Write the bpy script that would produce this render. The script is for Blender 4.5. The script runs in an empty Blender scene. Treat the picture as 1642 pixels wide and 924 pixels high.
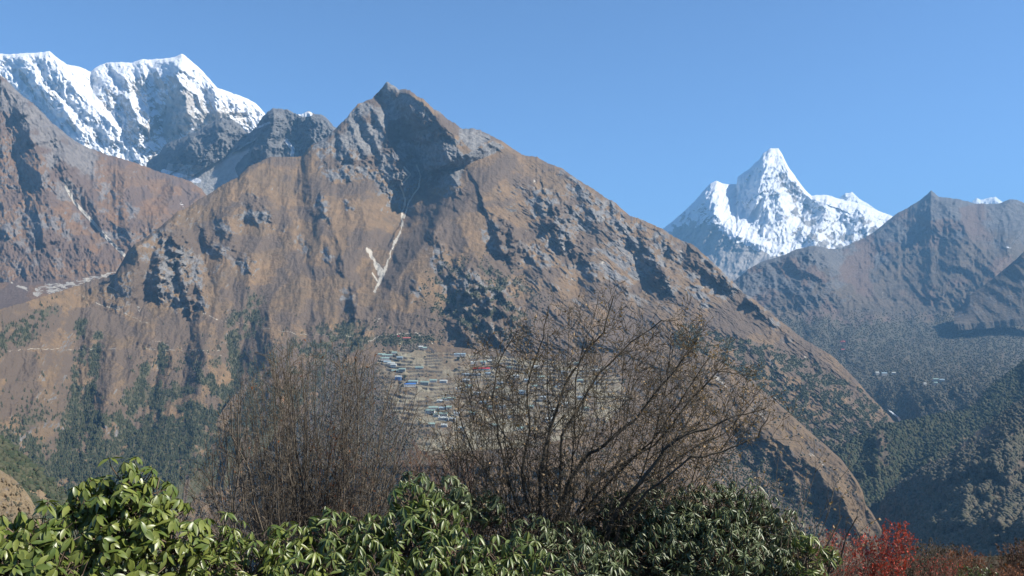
import bpy, math, random
import numpy as np
from mathutils import Vector, Matrix

random.seed(7)
RNG = np.random.default_rng(7)
R = math.radians
C = bpy.context.scene.collection

# ------------------------------------------------------------------ camera
FPX, CX, CY = 1277.0, 821.0, 462.0           # focal length and centre, in photo pixels
PITCH = math.atan(54.0 / FPX)
cam_data = bpy.data.cameras.new("camera")
cam = bpy.data.objects.new("camera", cam_data)
C.objects.link(cam)
cam_data.lens = 28.0
cam_data.sensor_width = 36.0
cam_data.clip_start = 0.05
cam_data.clip_end = 90000.0
cam.location = (0, 0, 0)
cam.rotation_euler = (math.pi / 2 + PITCH, 0, 0)
bpy.context.scene.camera = cam

# ------------------------------------------------------------------ world, sun, exposure
SUN_EL, SUN_AZ = 41.0, 98.0                   # azimuth clockwise from the view direction (+Y)
world = bpy.data.worlds.new("World")
bpy.context.scene.world = world
world.use_nodes = True
nt = world.node_tree
nt.nodes.clear()
wo = nt.nodes.new("ShaderNodeOutputWorld")
bg = nt.nodes.new("ShaderNodeBackground")
sky = nt.nodes.new("ShaderNodeTexSky")
sky.sky_type = 'NISHITA'
sky.sun_disc = False
sky.sun_elevation = R(SUN_EL)
sky.sun_rotation = R(SUN_AZ)
sky.altitude = 3900.0
sky.air_density = 1.0
sky.dust_density = 0.6
sky.ozone_density = 6.5
bg.inputs['Strength'].default_value = 0.093
nt.links.new(sky.outputs[0], bg.inputs[0])
nt.links.new(bg.outputs[0], wo.inputs[0])
ld = bpy.data.lights.new("sun", 'SUN')
ld.energy = 5.0
ld.angle = R(0.53)
ld.color = (1.0, 0.94, 0.84)
sun = bpy.data.objects.new("sun", ld)
C.objects.link(sun)
sd = Vector((math.cos(R(SUN_EL)) * math.sin(R(SUN_AZ)), math.cos(R(SUN_EL)) * math.cos(R(SUN_AZ)), math.sin(R(SUN_EL))))
sun.rotation_euler = sd.to_track_quat('Z', 'Y').to_euler()
vs = bpy.context.scene.view_settings
vs.view_transform = 'Standard'
vs.look = 'None'
vs.exposure = 1.15
vs.gamma = 1.0
sc = bpy.context.scene
sc.render.engine = 'CYCLES'
sc.cycles.use_denoising = True
sc.cycles.max_bounces = 5
sc.cycles.diffuse_bounces = 2
sc.cycles.glossy_bounces = 2
sc.cycles.transmission_bounces = 3
sc.cycles.volume_bounces = 0
sc.cycles.transparent_max_bounces = 4

HAZE_DENSITY = 4.9e-5
HAZE_COLOR = (0.235, 0.53, 0.90, 1)

# ------------------------------------------------------------------ helpers: pixels to space
CP, SP = math.cos(PITCH), math.sin(PITCH)

def at(px, py, D):
    """point seen at photo pixel (px,py) at distance D metres ahead (world Y)."""
    a = (np.asarray(px, float) - CX) / FPX
    b = (CY - np.asarray(py, float)) / FPX
    dy = CP - b * SP
    dz = SP + b * CP
    k = D / dy
    return np.stack(np.broadcast_arrays(a * k, np.asarray(D, float) + 0 * a, dz * k), -1)

# ------------------------------------------------------------------ noise
_perm = np.random.default_rng(11).permutation(4096)
_ga = np.random.default_rng(12).uniform(0, 2 * np.pi, 4096)
_gx, _gy = np.cos(_ga), np.sin(_ga)

def pn(x, y, seed=0):
    x = np.asarray(x, float) + seed * 37.31
    y = np.asarray(y, float) + seed * 91.77
    xi = np.floor(x).astype(np.int64); yi = np.floor(y).astype(np.int64)
    fx = x - xi; fy = y - yi
    def g(ix, iy, dx, dy):
        h = _perm[(_perm[ix & 4095] + iy) & 4095]
        return _gx[h] * dx + _gy[h] * dy
    u = fx * fx * fx * (fx * (fx * 6 - 15) + 10)
    v = fy * fy * fy * (fy * (fy * 6 - 15) + 10)
    a = g(xi, yi, fx, fy); b = g(xi + 1, yi, fx - 1, fy)
    c = g(xi, yi + 1, fx, fy - 1); d = g(xi + 1, yi + 1, fx - 1, fy - 1)
    return ((a * (1 - u) + b * u) * (1 - v) + (c * (1 - u) + d * u) * v) * 1.5

def fbm(x, y, octv=5, seed=0, gain=0.5, lac=2.03):
    s = 0; a = 1; n = 0
    for i in range(octv):
        s = s + a * pn(x, y, seed + i * 3.3); n += a
        x = x * lac; y = y * lac; a *= gain
    return s / n

def ridged(x, y, octv=5, seed=0, gain=0.55, lac=2.03):
    """-1..1, sharp crests high"""
    s = 0; a = 1; n = 0
    for i in range(octv):
        r = 1 - 2.2 * np.abs(pn(x, y, seed + i * 3.3))
        s = s + a * r; n += a
        x = x * lac; y = y * lac; a *= gain
    return s / n

def sst(e0, e1, x):
    t = np.clip((x - e0) / (e1 - e0), 0, 1)
    return t * t * (3 - 2 * t)

def polydist(X, Y, pts):
    """distance to a polyline and signed side (+ = right of a line that runs down the picture)"""
    best = np.full(X.shape, 1e9); side = np.zeros(X.shape); tt = np.zeros(X.shape)
    n = len(pts) - 1
    for i in range(n):
        ax, ay = pts[i][:2]; bx, by = pts[i + 1][:2]
        dx, dy = bx - ax, by - ay
        L2 = dx * dx + dy * dy + 1e-9
        t = np.clip(((X - ax) * dx + (Y - ay) * dy) / L2, 0, 1)
        d = np.hypot(X - ax - t * dx, Y - ay - t * dy)
        s = (X - ax) * dy - (Y - ay) * dx
        m = d < best
        best = np.where(m, d, best); side = np.where(m, s, side); tt = np.where(m, (i + t) / n, tt)
    return best, side, tt

def crest(X, Y, pts, wl, wr, amp, taper=True):
    d, s, t = polydist(X, Y, pts)
    w = np.where(s < 0, wl, wr)
    f = np.clip(1 - d / w, 0, 1)
    if taper:
        f = f * (0.35 + 0.65 * np.clip(np.minimum(t, 1 - t) * 5, 0, 1))
    return -amp * f

def blob(X, Y, cx, cy, rx, ry, ang=0, soft=0.5):
    c, s = math.cos(R(ang)), math.sin(R(ang))
    u = ((X - cx) * c + (Y - cy) * s) / rx
    v = (-(X - cx) * s + (Y - cy) * c) / ry
    d = np.sqrt(u * u + v * v)
    return 1 - sst(1 - soft, 1 + soft, d)

def poly_in(X, Y, pts):
    ins = np.zeros(X.shape, bool)
    n = len(pts)
    for i in range(n):
        x0, y0 = pts[i]; x1, y1 = pts[(i + 1) % n]
        c = ((y0 > Y) != (y1 > Y)) & (X < (x1 - x0) * (Y - y0) / (y1 - y0 + 1e-9) + x0)
        ins ^= c
    return ins.astype(float)

def line_mask(X, Y, pts, w):
    d, s, t = polydist(X, Y, pts)
    return 1 - sst(w * 0.5, w * 1.2, d)

# ------------------------------------------------------------------ mesh helpers
def mesh_np(name, V, F, mat=None, smooth=True, parent=None, label=None, cat=None, group=None, kind=None):
    me = bpy.data.meshes.new(name)
    V = np.asarray(V, np.float32); F = np.asarray(F, np.int32)
    me.vertices.add(len(V)); me.vertices.foreach_set('co', V.ravel())
    k = F.shape[1]
    me.loops.add(F.size); me.loops.foreach_set('vertex_index', F.ravel())
    me.polygons.add(len(F))
    me.polygons.foreach_set('loop_start', np.arange(0, F.size, k, dtype=np.int32))
    try:
        me.polygons.foreach_set('loop_total', np.full(len(F), k, np.int32))
    except Exception:
        pass
    me.polygons.foreach_set('use_smooth', np.full(len(F), smooth, bool))
    me.update(calc_edges=True)
    me.validate()
    if mat: me.materials.append(mat)
    o = bpy.data.objects.new(name, me)
    C.objects.link(o)
    if parent: o.parent = parent
    tag(o, label, cat, group, kind)
    return o

def tag(o, label=None, cat=None, group=None, kind=None):
    if label: o['label'] = label
    if cat: o['category'] = cat
    if group: o['group'] = group
    if kind: o['kind'] = kind
    return o

def empty(name, loc, label, cat, group=None, rz=0.0):
    o = bpy.data.objects.new(name, None)
    C.objects.link(o)
    o.location = loc; o.rotation_euler = (0, 0, rz)
    o.empty_display_size = 0.2
    return tag(o, label, cat, group)

def set_color_attr(o, name, arr):
    at_ = o.data.attributes.new(name, 'FLOAT_COLOR', 'POINT')
    a = np.ones((len(arr), 4), np.float32); a[:, :arr.shape[1]] = arr
    at_.data.foreach_set('color', a.ravel())

# ------------------------------------------------------------------ materials
def new_mat(name):
    m = bpy.data.materials.new(name); m.use_nodes = True
    n = m.node_tree; n.nodes.clear()
    out = n.nodes.new("ShaderNodeOutputMaterial")
    b = n.nodes.new("ShaderNodeBsdfPrincipled")
    n.links.new(b.outputs[0], out.inputs[0])
    return m, n, b

def mixc(n, fac, a, b, blend='MIX'):
    x = n.nodes.new("ShaderNodeMix"); x.data_type = 'RGBA'; x.blend_type = blend
    x.clamp_factor = True
    for sock, v in ((x.inputs[0], fac), (x.inputs[6], a), (x.inputs[7], b)):
        if isinstance(v, (int, float)): sock.default_value = v
        elif isinstance(v, tuple): sock.default_value = (v + (1,))[:4]
        else: n.links.new(v, sock)
    return x.outputs[2]

def noise(n, scale, detail=5, rough=0.6, vec=None, dist=0.0):
    t = n.nodes.new("ShaderNodeTexNoise")
    t.inputs['Scale'].default_value = scale; t.inputs['Detail'].default_value = detail
    t.inputs['Roughness'].default_value = rough; t.inputs['Distortion'].default_value = dist
    if vec: n.links.new(vec, t.inputs['Vector'])
    return t.outputs[0]

def ramp(n, fac, p0, p1, v0=0.0, v1=1.0):
    r = n.nodes.new("ShaderNodeMapRange"); r.interpolation_type = 'SMOOTHSTEP'
    n.links.new(fac, r.inputs[0])
    r.inputs[1].default_value = p0; r.inputs[2].default_value = p1
    r.inputs[3].default_value = v0; r.inputs[4].default_value = v1
    return r.outputs[0]

def mathn(n, op, a, b):
    x = n.nodes.new("ShaderNodeMath"); x.operation = op
    for s, v in ((x.inputs[0], a), (x.inputs[1], b)):
        if isinstance(v, (int, float)): s.default_value = v
        else: n.links.new(v, s)
    return x.outputs[0]

def terrain_mat(name, grass=(0.19, 0.135, 0.078), grass2=(0.15, 0.115, 0.076), rock=(0.165, 0.152, 0.14),
                rock2=(0.085, 0.082, 0.082), scrub=(0.05, 0.058, 0.028), scrub2=(0.085, 0.075, 0.045),
                scree=(0.42, 0.39, 0.34), snow=(0.70, 0.715, 0.74), heath=(0.12, 0.085, 0.066), field=(0.27, 0.24, 0.165), s=1.0, bump=4.2, stretch=(1, 1, 1)):
    """s: size of the detail in metres at which things read (bigger for farther mountains)"""
    m, n, b = new_mat(name)
    geo = n.nodes.new("ShaderNodeNewGeometry")
    mp = n.nodes.new("ShaderNodeMapping"); n.links.new(geo.outputs['Position'], mp.inputs['Vector'])
    mp.inputs['Scale'].default_value = stretch
    pos = mp.outputs[0]
    a1 = n.nodes.new("ShaderNodeAttribute"); a1.attribute_name = 'm1'
    a2 = n.nodes.new("ShaderNodeAttribute"); a2.attribute_name = 'm2'
    s1 = n.nodes.new("ShaderNodeSeparateColor"); n.links.new(a1.outputs[0], s1.inputs[0])
    s2 = n.nodes.new("ShaderNodeSeparateColor"); n.links.new(a2.outputs[0], s2.inputs[0])
    big = noise(n, 1 / (140 * s), 6, 0.62, pos)
    mid = noise(n, 1 / (28 * s), 6, 0.68, pos)
    fin = noise(n, 1 / (7 * s), 4, 0.7, pos)
    g = mixc(n, ramp(n, big, 0.38, 0.62), grass, grass2)
    g = mixc(n, ramp(n, mid, 0.35, 0.7, 0, 0.55), g, tuple(c * 0.55 for c in grass2))
    rk = mixc(n, ramp(n, mid, 0.36, 0.62), rock, rock2)
    rk = mixc(n, ramp(n, fin, 0.5, 0.72, 0, 0.5), rk, tuple(min(1, c * 1.7) for c in rock))
    def soften(mask, lo=0.32, hi=0.68, amt=0.55):
        k = mathn(n, 'MULTIPLY', mathn(n, 'SUBTRACT', fin, 0.5), amt * 1.6)
        k2 = mathn(n, 'MULTIPLY', mathn(n, 'SUBTRACT', mid, 0.5), amt * 1.6)
        return ramp(n, mathn(n, 'ADD', mathn(n, 'ADD', mask, k), k2), lo, hi)
    col = mixc(n, soften(s1.outputs[0]), g, rk)
    col = mixc(n, soften(s2.outputs[1], 0.2, 0.8, 0.4), col, heath)
    fld = mixc(n, ramp(n, mid, 0.3, 0.7), field, tuple(c * 0.8 for c in field))
    col = mixc(n, s2.outputs[2], col, fld)
    sb = mixc(n, ramp(n, fin, 0.35, 0.65), scrub, scrub2)
    col = mixc(n, soften(s1.outputs[1]), col, sb)
    sr = mixc(n, ramp(n, mid, 0.3, 0.7), scree, tuple(c * 0.72 for c in scree))
    col = mixc(n, soften(s1.outputs[2], 0.3, 0.6, 0.3), col, sr)
    sn = mixc(n, soften(s2.outputs[0], 0.40, 0.60, 0.22), col, snow)
    n.links.new(sn, b.inputs['Base Color'])
    b.inputs['Roughness'].default_value = 0.9
    b.inputs['Specular IOR Level'].default_value = 0.15
    bm = n.nodes.new("ShaderNodeBump"); bm.inputs['Strength'].default_value = 1.0
    bm.inputs['Distance'].default_value = 1.0
    h = mathn(n, 'ADD', mathn(n, 'MULTIPLY', mid, bump * 2.2 * s), mathn(n, 'MULTIPLY', fin, bump * 0.6 * s))
    n.links.new(h, bm.inputs['Height']); n.links.new(bm.outputs[0], b.inputs['Normal'])
    return m

def plain_mat(name, col, rough=0.8, var=0.35, scale=8.0, spec=0.3, trans=0.0, col2=None, perleaf=False):
    m, n, b = new_mat(name)
    tc = n.nodes.new("ShaderNodeTexCoord")
    f = noise(n, scale, 4, 0.6, tc.outputs['Object'])
    c2 = col2 or tuple(c * (1 - var) for c in col)
    if perleaf:
        g = n.nodes.new("ShaderNodeNewGeometry")
        f2 = g.outputs['Random Per Island']
        c = mixc(n, ramp(n, f2, 0.1, 0.9), col, c2)
        c = mixc(n, ramp(n, f, 0.4, 0.7, 0, 0.35), c, tuple(x * 0.5 for x in col))
    else:
        c = mixc(n, ramp(n, f, 0.35, 0.65), col, c2)
    n.links.new(c, b.inputs['Base Color'])
    b.inputs['Roughness'].default_value = rough
    b.inputs['Specular IOR Level'].default_value = spec
    if trans > 0:
        out = [x for x in n.nodes if x.type == 'OUTPUT_MATERIAL'][0]
        tr = n.nodes.new("ShaderNodeBsdfTranslucent")
        n.links.new(mixc(n, 0.5, c, (col[0] * 1.6, col[1] * 1.5, col[2] * 0.8)), tr.inputs[0])
        mx = n.nodes.new("ShaderNodeMixShader"); mx.inputs[0].default_value = trans
        n.links.new(b.outputs[0], mx.inputs[1]); n.links.new(tr.outputs[0], mx.inputs[2])
        n.links.new(mx.outputs[0], out.inputs[0])
    return m

# ------------------------------------------------------------------ terrain layers
class Layer:
    """A mountainside: contour lines (x, y, distance) from the crest down, a relief function, a back slope."""
    def __init__(s, name, x0, x1, step, contours, rows, relief, masks, mat, back=1600.0, drop=900.0,
                 jag=(2.0, 60.0), jagf=None, seed=1, label=None, foot=600.0, post=None):
        s.x0, s.step = x0, step
        nx = int((x1 - x0) / step) + 1
        xs = x0 + np.arange(nx) * step
        yk, dk = [], []
        for c in contours:
            c = np.array(c, float)
            yk.append(np.interp(xs, c[:, 0], c[:, 1])); dk.append(np.interp(xs, c[:, 0], c[:, 2]))
        yk = np.array(yk); dk = np.array(dk)
        # smooth everything but the crest
        for i in range(1, len(yk)):
            k = np.ones(41) / 41
            yk[i] = np.convolve(np.pad(yk[i], 20, 'edge'), k, 'valid'); dk[i] = np.convolve(np.pad(dk[i], 20, 'edge'), k, 'valid')
        k = np.ones(41) / 41
        dk[0] = np.convolve(np.pad(dk[0], 20, 'edge'), k, 'valid')
        jm = 1.0 if jagf is None else jagf(xs)
        yk[0] += jm * jag[0] * fbm(xs / jag[1], xs * 0 + seed, 5, seed, 0.62) * 2
        yk[0] -= jm * jag[0] * 0.5 * ridged(xs / (jag[1] * 0.35), xs * 0, 3, seed + 5)
        Y = []; D = []
        for i in range(len(rows)):
            t = np.arange(rows[i]) / rows[i]
            Y.append(yk[i][None] * (1 - t[:, None]) + yk[i + 1][None] * t[:, None])
            D.append(dk[i][None] * (1 - t[:, None]) + dk[i + 1][None] * t[:, None])
        Y.append(yk[-1][None]); D.append(dk[-1][None])
        Y = np.concatenate(Y); D = np.concatenate(D)
        X = np.broadcast_to(xs[None], Y.shape).copy()
        T = np.linspace(0, 1, len(Y))[:, None] + 0 * X
        fade = np.clip((Y - Y[0:1]) / 6.0, 0, 1)      # keep the crest line where it is
        D = D + relief(X, Y, D) * (0.25 + 0.75 * fade)
        s.X, s.Y, s.D = X, Y, D
        P = at(X, Y, D)
        if post is not None: P = post(X, Y, D, P)
        s.P = P
        # normals of the front for the masks
        du = np.gradient(P, axis=1); dv = np.gradient(P, axis=0)
        N = np.cross(dv, du); N /= (np.linalg.norm(N, axis=2, keepdims=True) + 1e-9)
        N *= np.sign(N[..., 2:3] + 1e-9) if False else 1
        flip = (N * P).sum(2, keepdims=True) > 0
        N = np.where(flip, -N, N)
        s.N = N
        m1, m2 = masks(X, Y, P, N)
        # back slope and foot
        bn = 14
        bt = (np.arange(bn, 0, -1) / bn)[:, None]
        crest_p = P[0]
        back_rows = []
        for i in range(bn):
            t = bt[i, 0]
            q = crest_p.copy()
            q[:, 1] += back * t; q[:, 0] *= 1 + back * t / np.maximum(crest_p[:, 1], 1)
            q[:, 2] -= drop * t ** 0.9 + 30 * t * fbm(xs / 60, xs * 0 + t * 5, 4, 9) 
            back_rows.append(q)
        foot_rows = []
        for t in (0.25, 0.6, 1.0):
            q = P[-1].copy(); q[:, 2] -= foot * t; q[:, 1] -= foot * 0.35 * t
            foot_rows.append(q)
        allP = np.concatenate([np.array(back_rows), P, np.array(foot_rows)])
        M1 = np.concatenate([np.repeat(m1[:1], bn, 0), m1, np.repeat(m1[-1:], 3, 0)])
        M2 = np.concatenate([np.repeat(m2[:1], bn, 0), m2, np.repeat(m2[-1:], 3, 0)])
        ny = allP.shape[0]
        idx = np.arange(ny * nx).reshape(ny, nx)
        F = np.stack([idx[:-1, :-1], idx[1:, :-1], idx[1:, 1:], idx[:-1, 1:]], -1).reshape(-1, 4)
        o = mesh_np(name, allP.reshape(-1, 3), F, mat, True, label=label, kind='structure')
        set_color_attr(o, 'm1', M1.reshape(-1, M1.shape[-1])); set_color_attr(o, 'm2', M2.reshape(-1, M2.shape[-1]))
        s.obj = o
        s.m1, s.m2 = m1, m2
    def pos(s, px, py):
        c = int(round((px - s.x0) / s.step)); c = max(0, min(c, s.X.shape[1] - 1))
        r = int(np.argmin(np.abs(s.Y[:, c] - py)))
        return s.P[r, c].copy(), s.N[r, c].copy()

def M(*ch):
    z = ch[0] * 0
    ch = list(ch) + [z] * (3 - len(ch))
    return np.stack([np.clip(c + z, 0, 1) for c in ch[:3]], -1)

ALL_LAYERS = {}
# ================================================================== TERRAIN
Z0 = lambda X: X * 0

# ---- snow massif on the left -------------------------------------------------
def rel_snow_left(X, Y, D):
    wx = X + 5 * fbm(X / 30, Y / 30, 3, 40); wy = Y + 5 * fbm(X / 30, Y / 30, 3, 41)
    d = 0
    # ribs running down to the right on the left peak, down-left below the main peak
    d = d + crest(wx, wy, [(79, 82), (100, 120), (140, 160), (185, 205), (205, 240)], 26, 60, 330)
    d = d + crest(wx, wy, [(27, 87), (60, 130), (95, 165), (125, 205), (140, 235)], 18, 45, 200)
    d = d - crest(wx, wy, [(146, 116), (150, 150), (195, 200), (205, 245)], 25, 30, 230)
    d = d + crest(wx, wy, [(193, 100), (205, 140), (218, 190), (225, 230)], 16, 34, 190)
    d = d + crest(wx, wy, [(228, 95), (232, 130), (240, 175), (238, 215)], 14, 26, 170)
    d = d + crest(wx, wy, [(291, 87), (285, 120), (300, 160), (302, 215)], 40, 90, 560)
    d = d + crest(wx, wy, [(250, 100), (262, 140), (262, 190)], 18, 34, 180)
    d = d + crest(wx, wy, [(336, 128), (350, 160), (345, 200)], 14, 40, 180)
    d = d + crest(wx, wy, [(380, 153), (385, 185)], 18, 30, 120)
    u = (wx * 0.83 - wy * 0.55); v = (wx * 0.55 + wy * 0.83)
    d = d - 80 * ridged(u / 24, v / 60, 5, 42) - 42 * ridged(X / 12, Y / 14, 4, 43)
    return d
def msk_snow_left(X, Y, P, N):
    nz = N[..., 2]
    n1 = fbm(X / 16, Y / 16, 5, 44)
    top = np.interp(X[0], [0, 54, 110, 150, 230, 291, 330, 384, 424], [86, 86, 104, 116, 96, 90, 120, 152, 182])[None]
    below = Y - top
    band = 1 - sst(8, 34, below + 16 * n1)                       # snow cap along the crest
    right = poly_in(X, Y, [(288, 85), (330, 105), (430, 175), (425, 190), (385, 180), (345, 165), (318, 150), (300, 120)])
    u = (X * 0.83 - Y * 0.55); v = (X * 0.55 + Y * 0.83)
    streak = sst(-0.05, 0.35, ridged(u / 15, v / 60, 3, 45))
    left = 1 - sst(130, 215, X)
    sn = np.clip(band * 1.0 + right * 0.9 + sst(0.60, 0.74, nz + 0.12 * n1) * 0.6 + streak * (0.36 + 0.3 * left) + 0.08 + 0.06 * left + 0.25 * fbm(X / 7, Y / 9, 3, 47), 0, 1)
    sn = np.where(below > 8, sn * (1 - 0.6 * blob(X + 8 * n1, Y + 8 * n1, 283, 185, 22, 40, 12, 0.4)), sn)
    sn = sn * (1 - 0.5 * blob(X + 9 * n1, Y + 9 * n1, 340, 190, 44, 14, 30))
    sn = np.maximum(sn, 0.8 * line_mask(X, Y, [(95, 118), (140, 160), (190, 215), (200, 240)], 9))
    sn = np.maximum(sn, 0.8 * line_mask(X, Y, [(10, 125), (60, 175), (130, 232)], 8))
    sn = np.maximum(sn, 0.9 * blob(X, Y, 200, 248, 26, 9, 12))
    sn = np.maximum(sn, 0.7 * blob(X, Y, 275, 268, 30, 7, 12))
    return M(1 + Z0(X), Z0(X), 0.5 * sst(-.1, .5, fbm(X / 20, Y / 20, 3, 46))), M(sn)
mat_snowrock = terrain_mat("snow_and_granite", rock=(0.44, 0.405, 0.36), rock2=(0.26, 0.245, 0.225), scree=(0.6, 0.56, 0.5), s=3.0, bump=4)
L_snow = Layer("snow_mountain", -80, 500, 1.3,
    [[(-80, 95, 7600), (0, 87, 7500), (27, 87, 7500), (54, 85, 7500), (70, 85, 7500), (79, 81.5, 7500), (89, 90, 7500), (107, 104, 7600), (126, 107, 7600), (145, 116, 7600), (156, 108, 7600),
      (169, 102, 7600), (193, 100, 7600), (212, 101, 7600), (228, 95, 7600), (250, 96, 7600), (268, 94, 7600), (285, 90, 7500), (291, 86, 7500), (298, 91, 7500), (317, 107, 7400),
      (336, 127, 7300), (349, 142, 7200), (384, 153, 7100), (411, 167, 7000), (424, 182, 7000), (440, 205, 7000), (500, 240, 7000)],
     [(-80, 180, 6900), (500, 250, 6600)], [(-80, 300, 6100), (500, 320, 6100)]],
    [110, 110], rel_snow_left, msk_snow_left, mat_snowrock, jag=(1.3, 25), seed=3,
    label="snow covered twin peaked massif with grey rock walls behind the brown slopes")

# ---- dark crags between the snow massif and the middle mountain ---------------
def rel_crags(X, Y, D):
    wx = X + 4 * fbm(X / 20, Y / 20, 3, 50); wy = Y
    d = crest(wx, wy, [(357, 189), (350, 215), (325, 245), (300, 262)], 60, 30, 220)
    d = d + crest(wx, wy, [(437, 173), (440, 200), (430, 235), (420, 262)], 55, 22, 230)
    d = d + crest(wx, wy, [(496, 178), (506, 205), (500, 240)], 28, 22, 150)
    d = d + crest(wx, wy, [(520, 184), (528, 205), (530, 225)], 22, 12, 100)
    d = d + crest(wx, wy, [(314, 213), (300, 235), (280, 262)], 22, 18, 110)
    fan = poly_in(X, Y, [(410, 225), (372, 247), (330, 268), (300, 290), (290, 320), (370, 320), (385, 290)])
    k = 1 - 0.85 * fan
    return d * (1 - 0.5 * fan) - k * (55 * ridged(wx / 16, wy / 22, 5, 51) + 25 * ridged(X / 7, Y / 8, 3, 52))
def msk_crags(X, Y, P, N):
    n1 = fbm(X / 12, Y / 12, 4, 53)
    fan = poly_in(X + 3 * n1, Y + 3 * n1, [(412, 220), (372, 247), (330, 266), (270, 262), (262, 285), (290, 320), (370, 320), (384, 290), (376, 268), (400, 240)])
    sn = 0.85 * blob(X, Y, 490, 183, 12, 5, 0) + 0.8 * line_mask(X, Y, [(459, 225), (470, 240), (466, 262)], 4) + 0.7 * line_mask(X, Y, [(262, 275), (300, 285), (318, 290)], 5) + 0.75 * blob(X, Y, 305, 289, 18, 3.5, 5) + 0.5 * line_mask(X, Y, [(412, 205), (432, 197)], 3)
    return M(1 + Z0(X), Z0(X), fan), M(sn)
mat_crag = terrain_mat("dark_crag_rock", rock=(0.16, 0.155, 0.15), rock2=(0.085, 0.085, 0.088), scree=(0.40, 0.385, 0.36), s=2.0, bump=5)
L_crag = Layer("rocky_mountain", 235, 570, 1.2,
    [[(235, 262, 6000), (255, 246, 5900), (263, 234, 5900), (290, 222, 5800), (314, 213, 5800), (335, 200, 5800), (357, 189, 5700), (376, 194, 5700), (390, 208, 5700), (400, 215, 5600), (411, 203, 5600),
      (425, 183, 5500), (437, 173, 5500), (459, 176, 5500), (476, 184, 5500), (486, 183, 5500), (496, 178, 5500), (504, 184, 5500), (518, 184, 5500), (527, 194, 5500), (535, 203, 5500), (570, 215, 5500)],
     [(235, 290, 5500), (330, 262, 5400), (400, 240, 5300), (570, 240, 5300)], [(235, 335, 5000), (570, 335, 4900)]],
    [70, 80], rel_crags, msk_crags, mat_crag, back=600, drop=500, jag=(2.2, 16), seed=5,
    label="dark jagged crags with a pale scree fan below the snow massif")

# ---- brown mountain on the far left -------------------------------------------
def rel_left(X, Y, D):
    wx = X + 7 * fbm(X / 40, Y / 40, 4, 60); wy = Y + 7 * fbm(X / 40, Y / 40, 4, 61)
    d = crest(wx, wy, [(27, 150), (45, 200), (60, 260), (72, 330)], 30, 60, 120)
    d = d + crest(wx, wy, [(83, 197), (105, 240), (110, 290)], 22, 40, 90)
    d = d - crest(wx, wy, [(95, 285), (130, 345), (170, 385), (200, 415)], 28, 28, 90)
    d = d + crest(wx, wy, [(190, 258), (205, 300), (215, 350), (212, 385)], 22, 40, 90)
    d = d + crest(wx, wy, [(285, 286), (275, 320), (240, 365)], 20, 30, 80)
    for (x0, y0, x1, y1, w, a) in [(55, 352, 66, 395, 12, 70), (2, 365, 12, 385, 8, 50), (42, 268, 62, 290, 14, 70), (150, 345, 155, 365, 7, 40), (300, 318, 312, 332, 10, 70),
                                   (240, 355, 245, 370, 9, 60), (35, 200, 45, 235, 14, 80), (85, 245, 92, 275, 10, 50), (20, 170, 32, 190, 12, 60), (178, 300, 182, 330, 6, 35)]:
        d = d + crest(wx, wy, [(x0 + w * .7, y0), (x1 + w * .7, y1)], w, w * 3.5, a)
    u = wx * 0.9 - wy * 0.42; v = wx * 0.42 + wy * 0.9
    d = d - 40 * ridged(u / 42, v / 95, 5, 62) - 21 * ridged(X / 12, Y / 17, 4, 63)
    flat = sst(440, 462, Y)
    return d * (1 - 0.85 * flat)
def msk_left(X, Y, P, N):
    n1 = fbm(X / 22, Y / 22, 5, 64); n2 = fbm(X / 9, Y / 9, 4, 65)
    edge = np.interp(X[0], [0, 27, 54, 83, 134, 172], [121, 150, 180, 215, 245, 255])[None]
    rk = 1 - sst(30, 70, Y - edge + 30 * n1)
    rk = rk * (1 - sst(130, 180, X))
    rk = np.maximum(rk, 0.75 * blob(X, Y, 60, 390, 70, 55, 0) * sst(-0.25, 0.3, n1 + n2 + .1))
    rk = np.maximum(rk, 0.6 * blob(X, Y, 160, 340, 80, 50, 30) * sst(-0.2, 0.3, n1 + n2))
    rk = np.maximum(rk, sst(0.62, 0.45, N[..., 2]) * 0.9)
    rk = np.clip(rk + 0.45 * sst(0, 0.5, n1), 0, 1)
    scr = 0.8 * line_mask(X, Y, [(106, 300), (120, 325), (145, 352), (170, 380), (200, 410)], 3) + 0.6 * line_mask(X, Y, [(0, 121), (8, 126)], 1)
    scr = np.maximum(scr, poly_in(X + 4 * n2, Y + 2 * n2, [(56, 462), (75, 455), (115, 452), (130, 447), (185, 436), (190, 440), (150, 452), (115, 464), (95, 470), (60, 474)]) * sst(-0.15, 0.1, pn(X / 14, Y / 1.6, 66)) * 0.9)
    scr = np.maximum(scr, 0.6 * line_mask(X, Y, [(10, 452), (40, 462), (60, 474)], 3) * sst(0, .1, n2))
    sn = 0.5 * blob(X + 6 * n2, Y + 8 * n2, 291, 325, 3.5, 8, -15) * sst(-.2, .15, pn(X / 2.5, Y / 2.5, 68)) + 0.5 * line_mask(X, Y, [(235, 366), (234, 374)], 1)
    sc_ = 0.55 * sst(478, 505, Y + 8 * n1)
    return M(rk, sc_, scr), M(sn, np.clip(0.8 * sst(-0.1, 0.3, fbm(X / 50, Y / 40, 4, 67)) + 0.4 * sst(330, 420, Y), 0, 1))
mat_left = terrain_mat("dry_grass_and_grey_rock", grass=(0.20, 0.118, 0.064), grass2=(0.165, 0.108, 0.068), rock=(0.19, 0.172, 0.16), rock2=(0.115, 0.104, 0.10), s=1.3)
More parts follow.
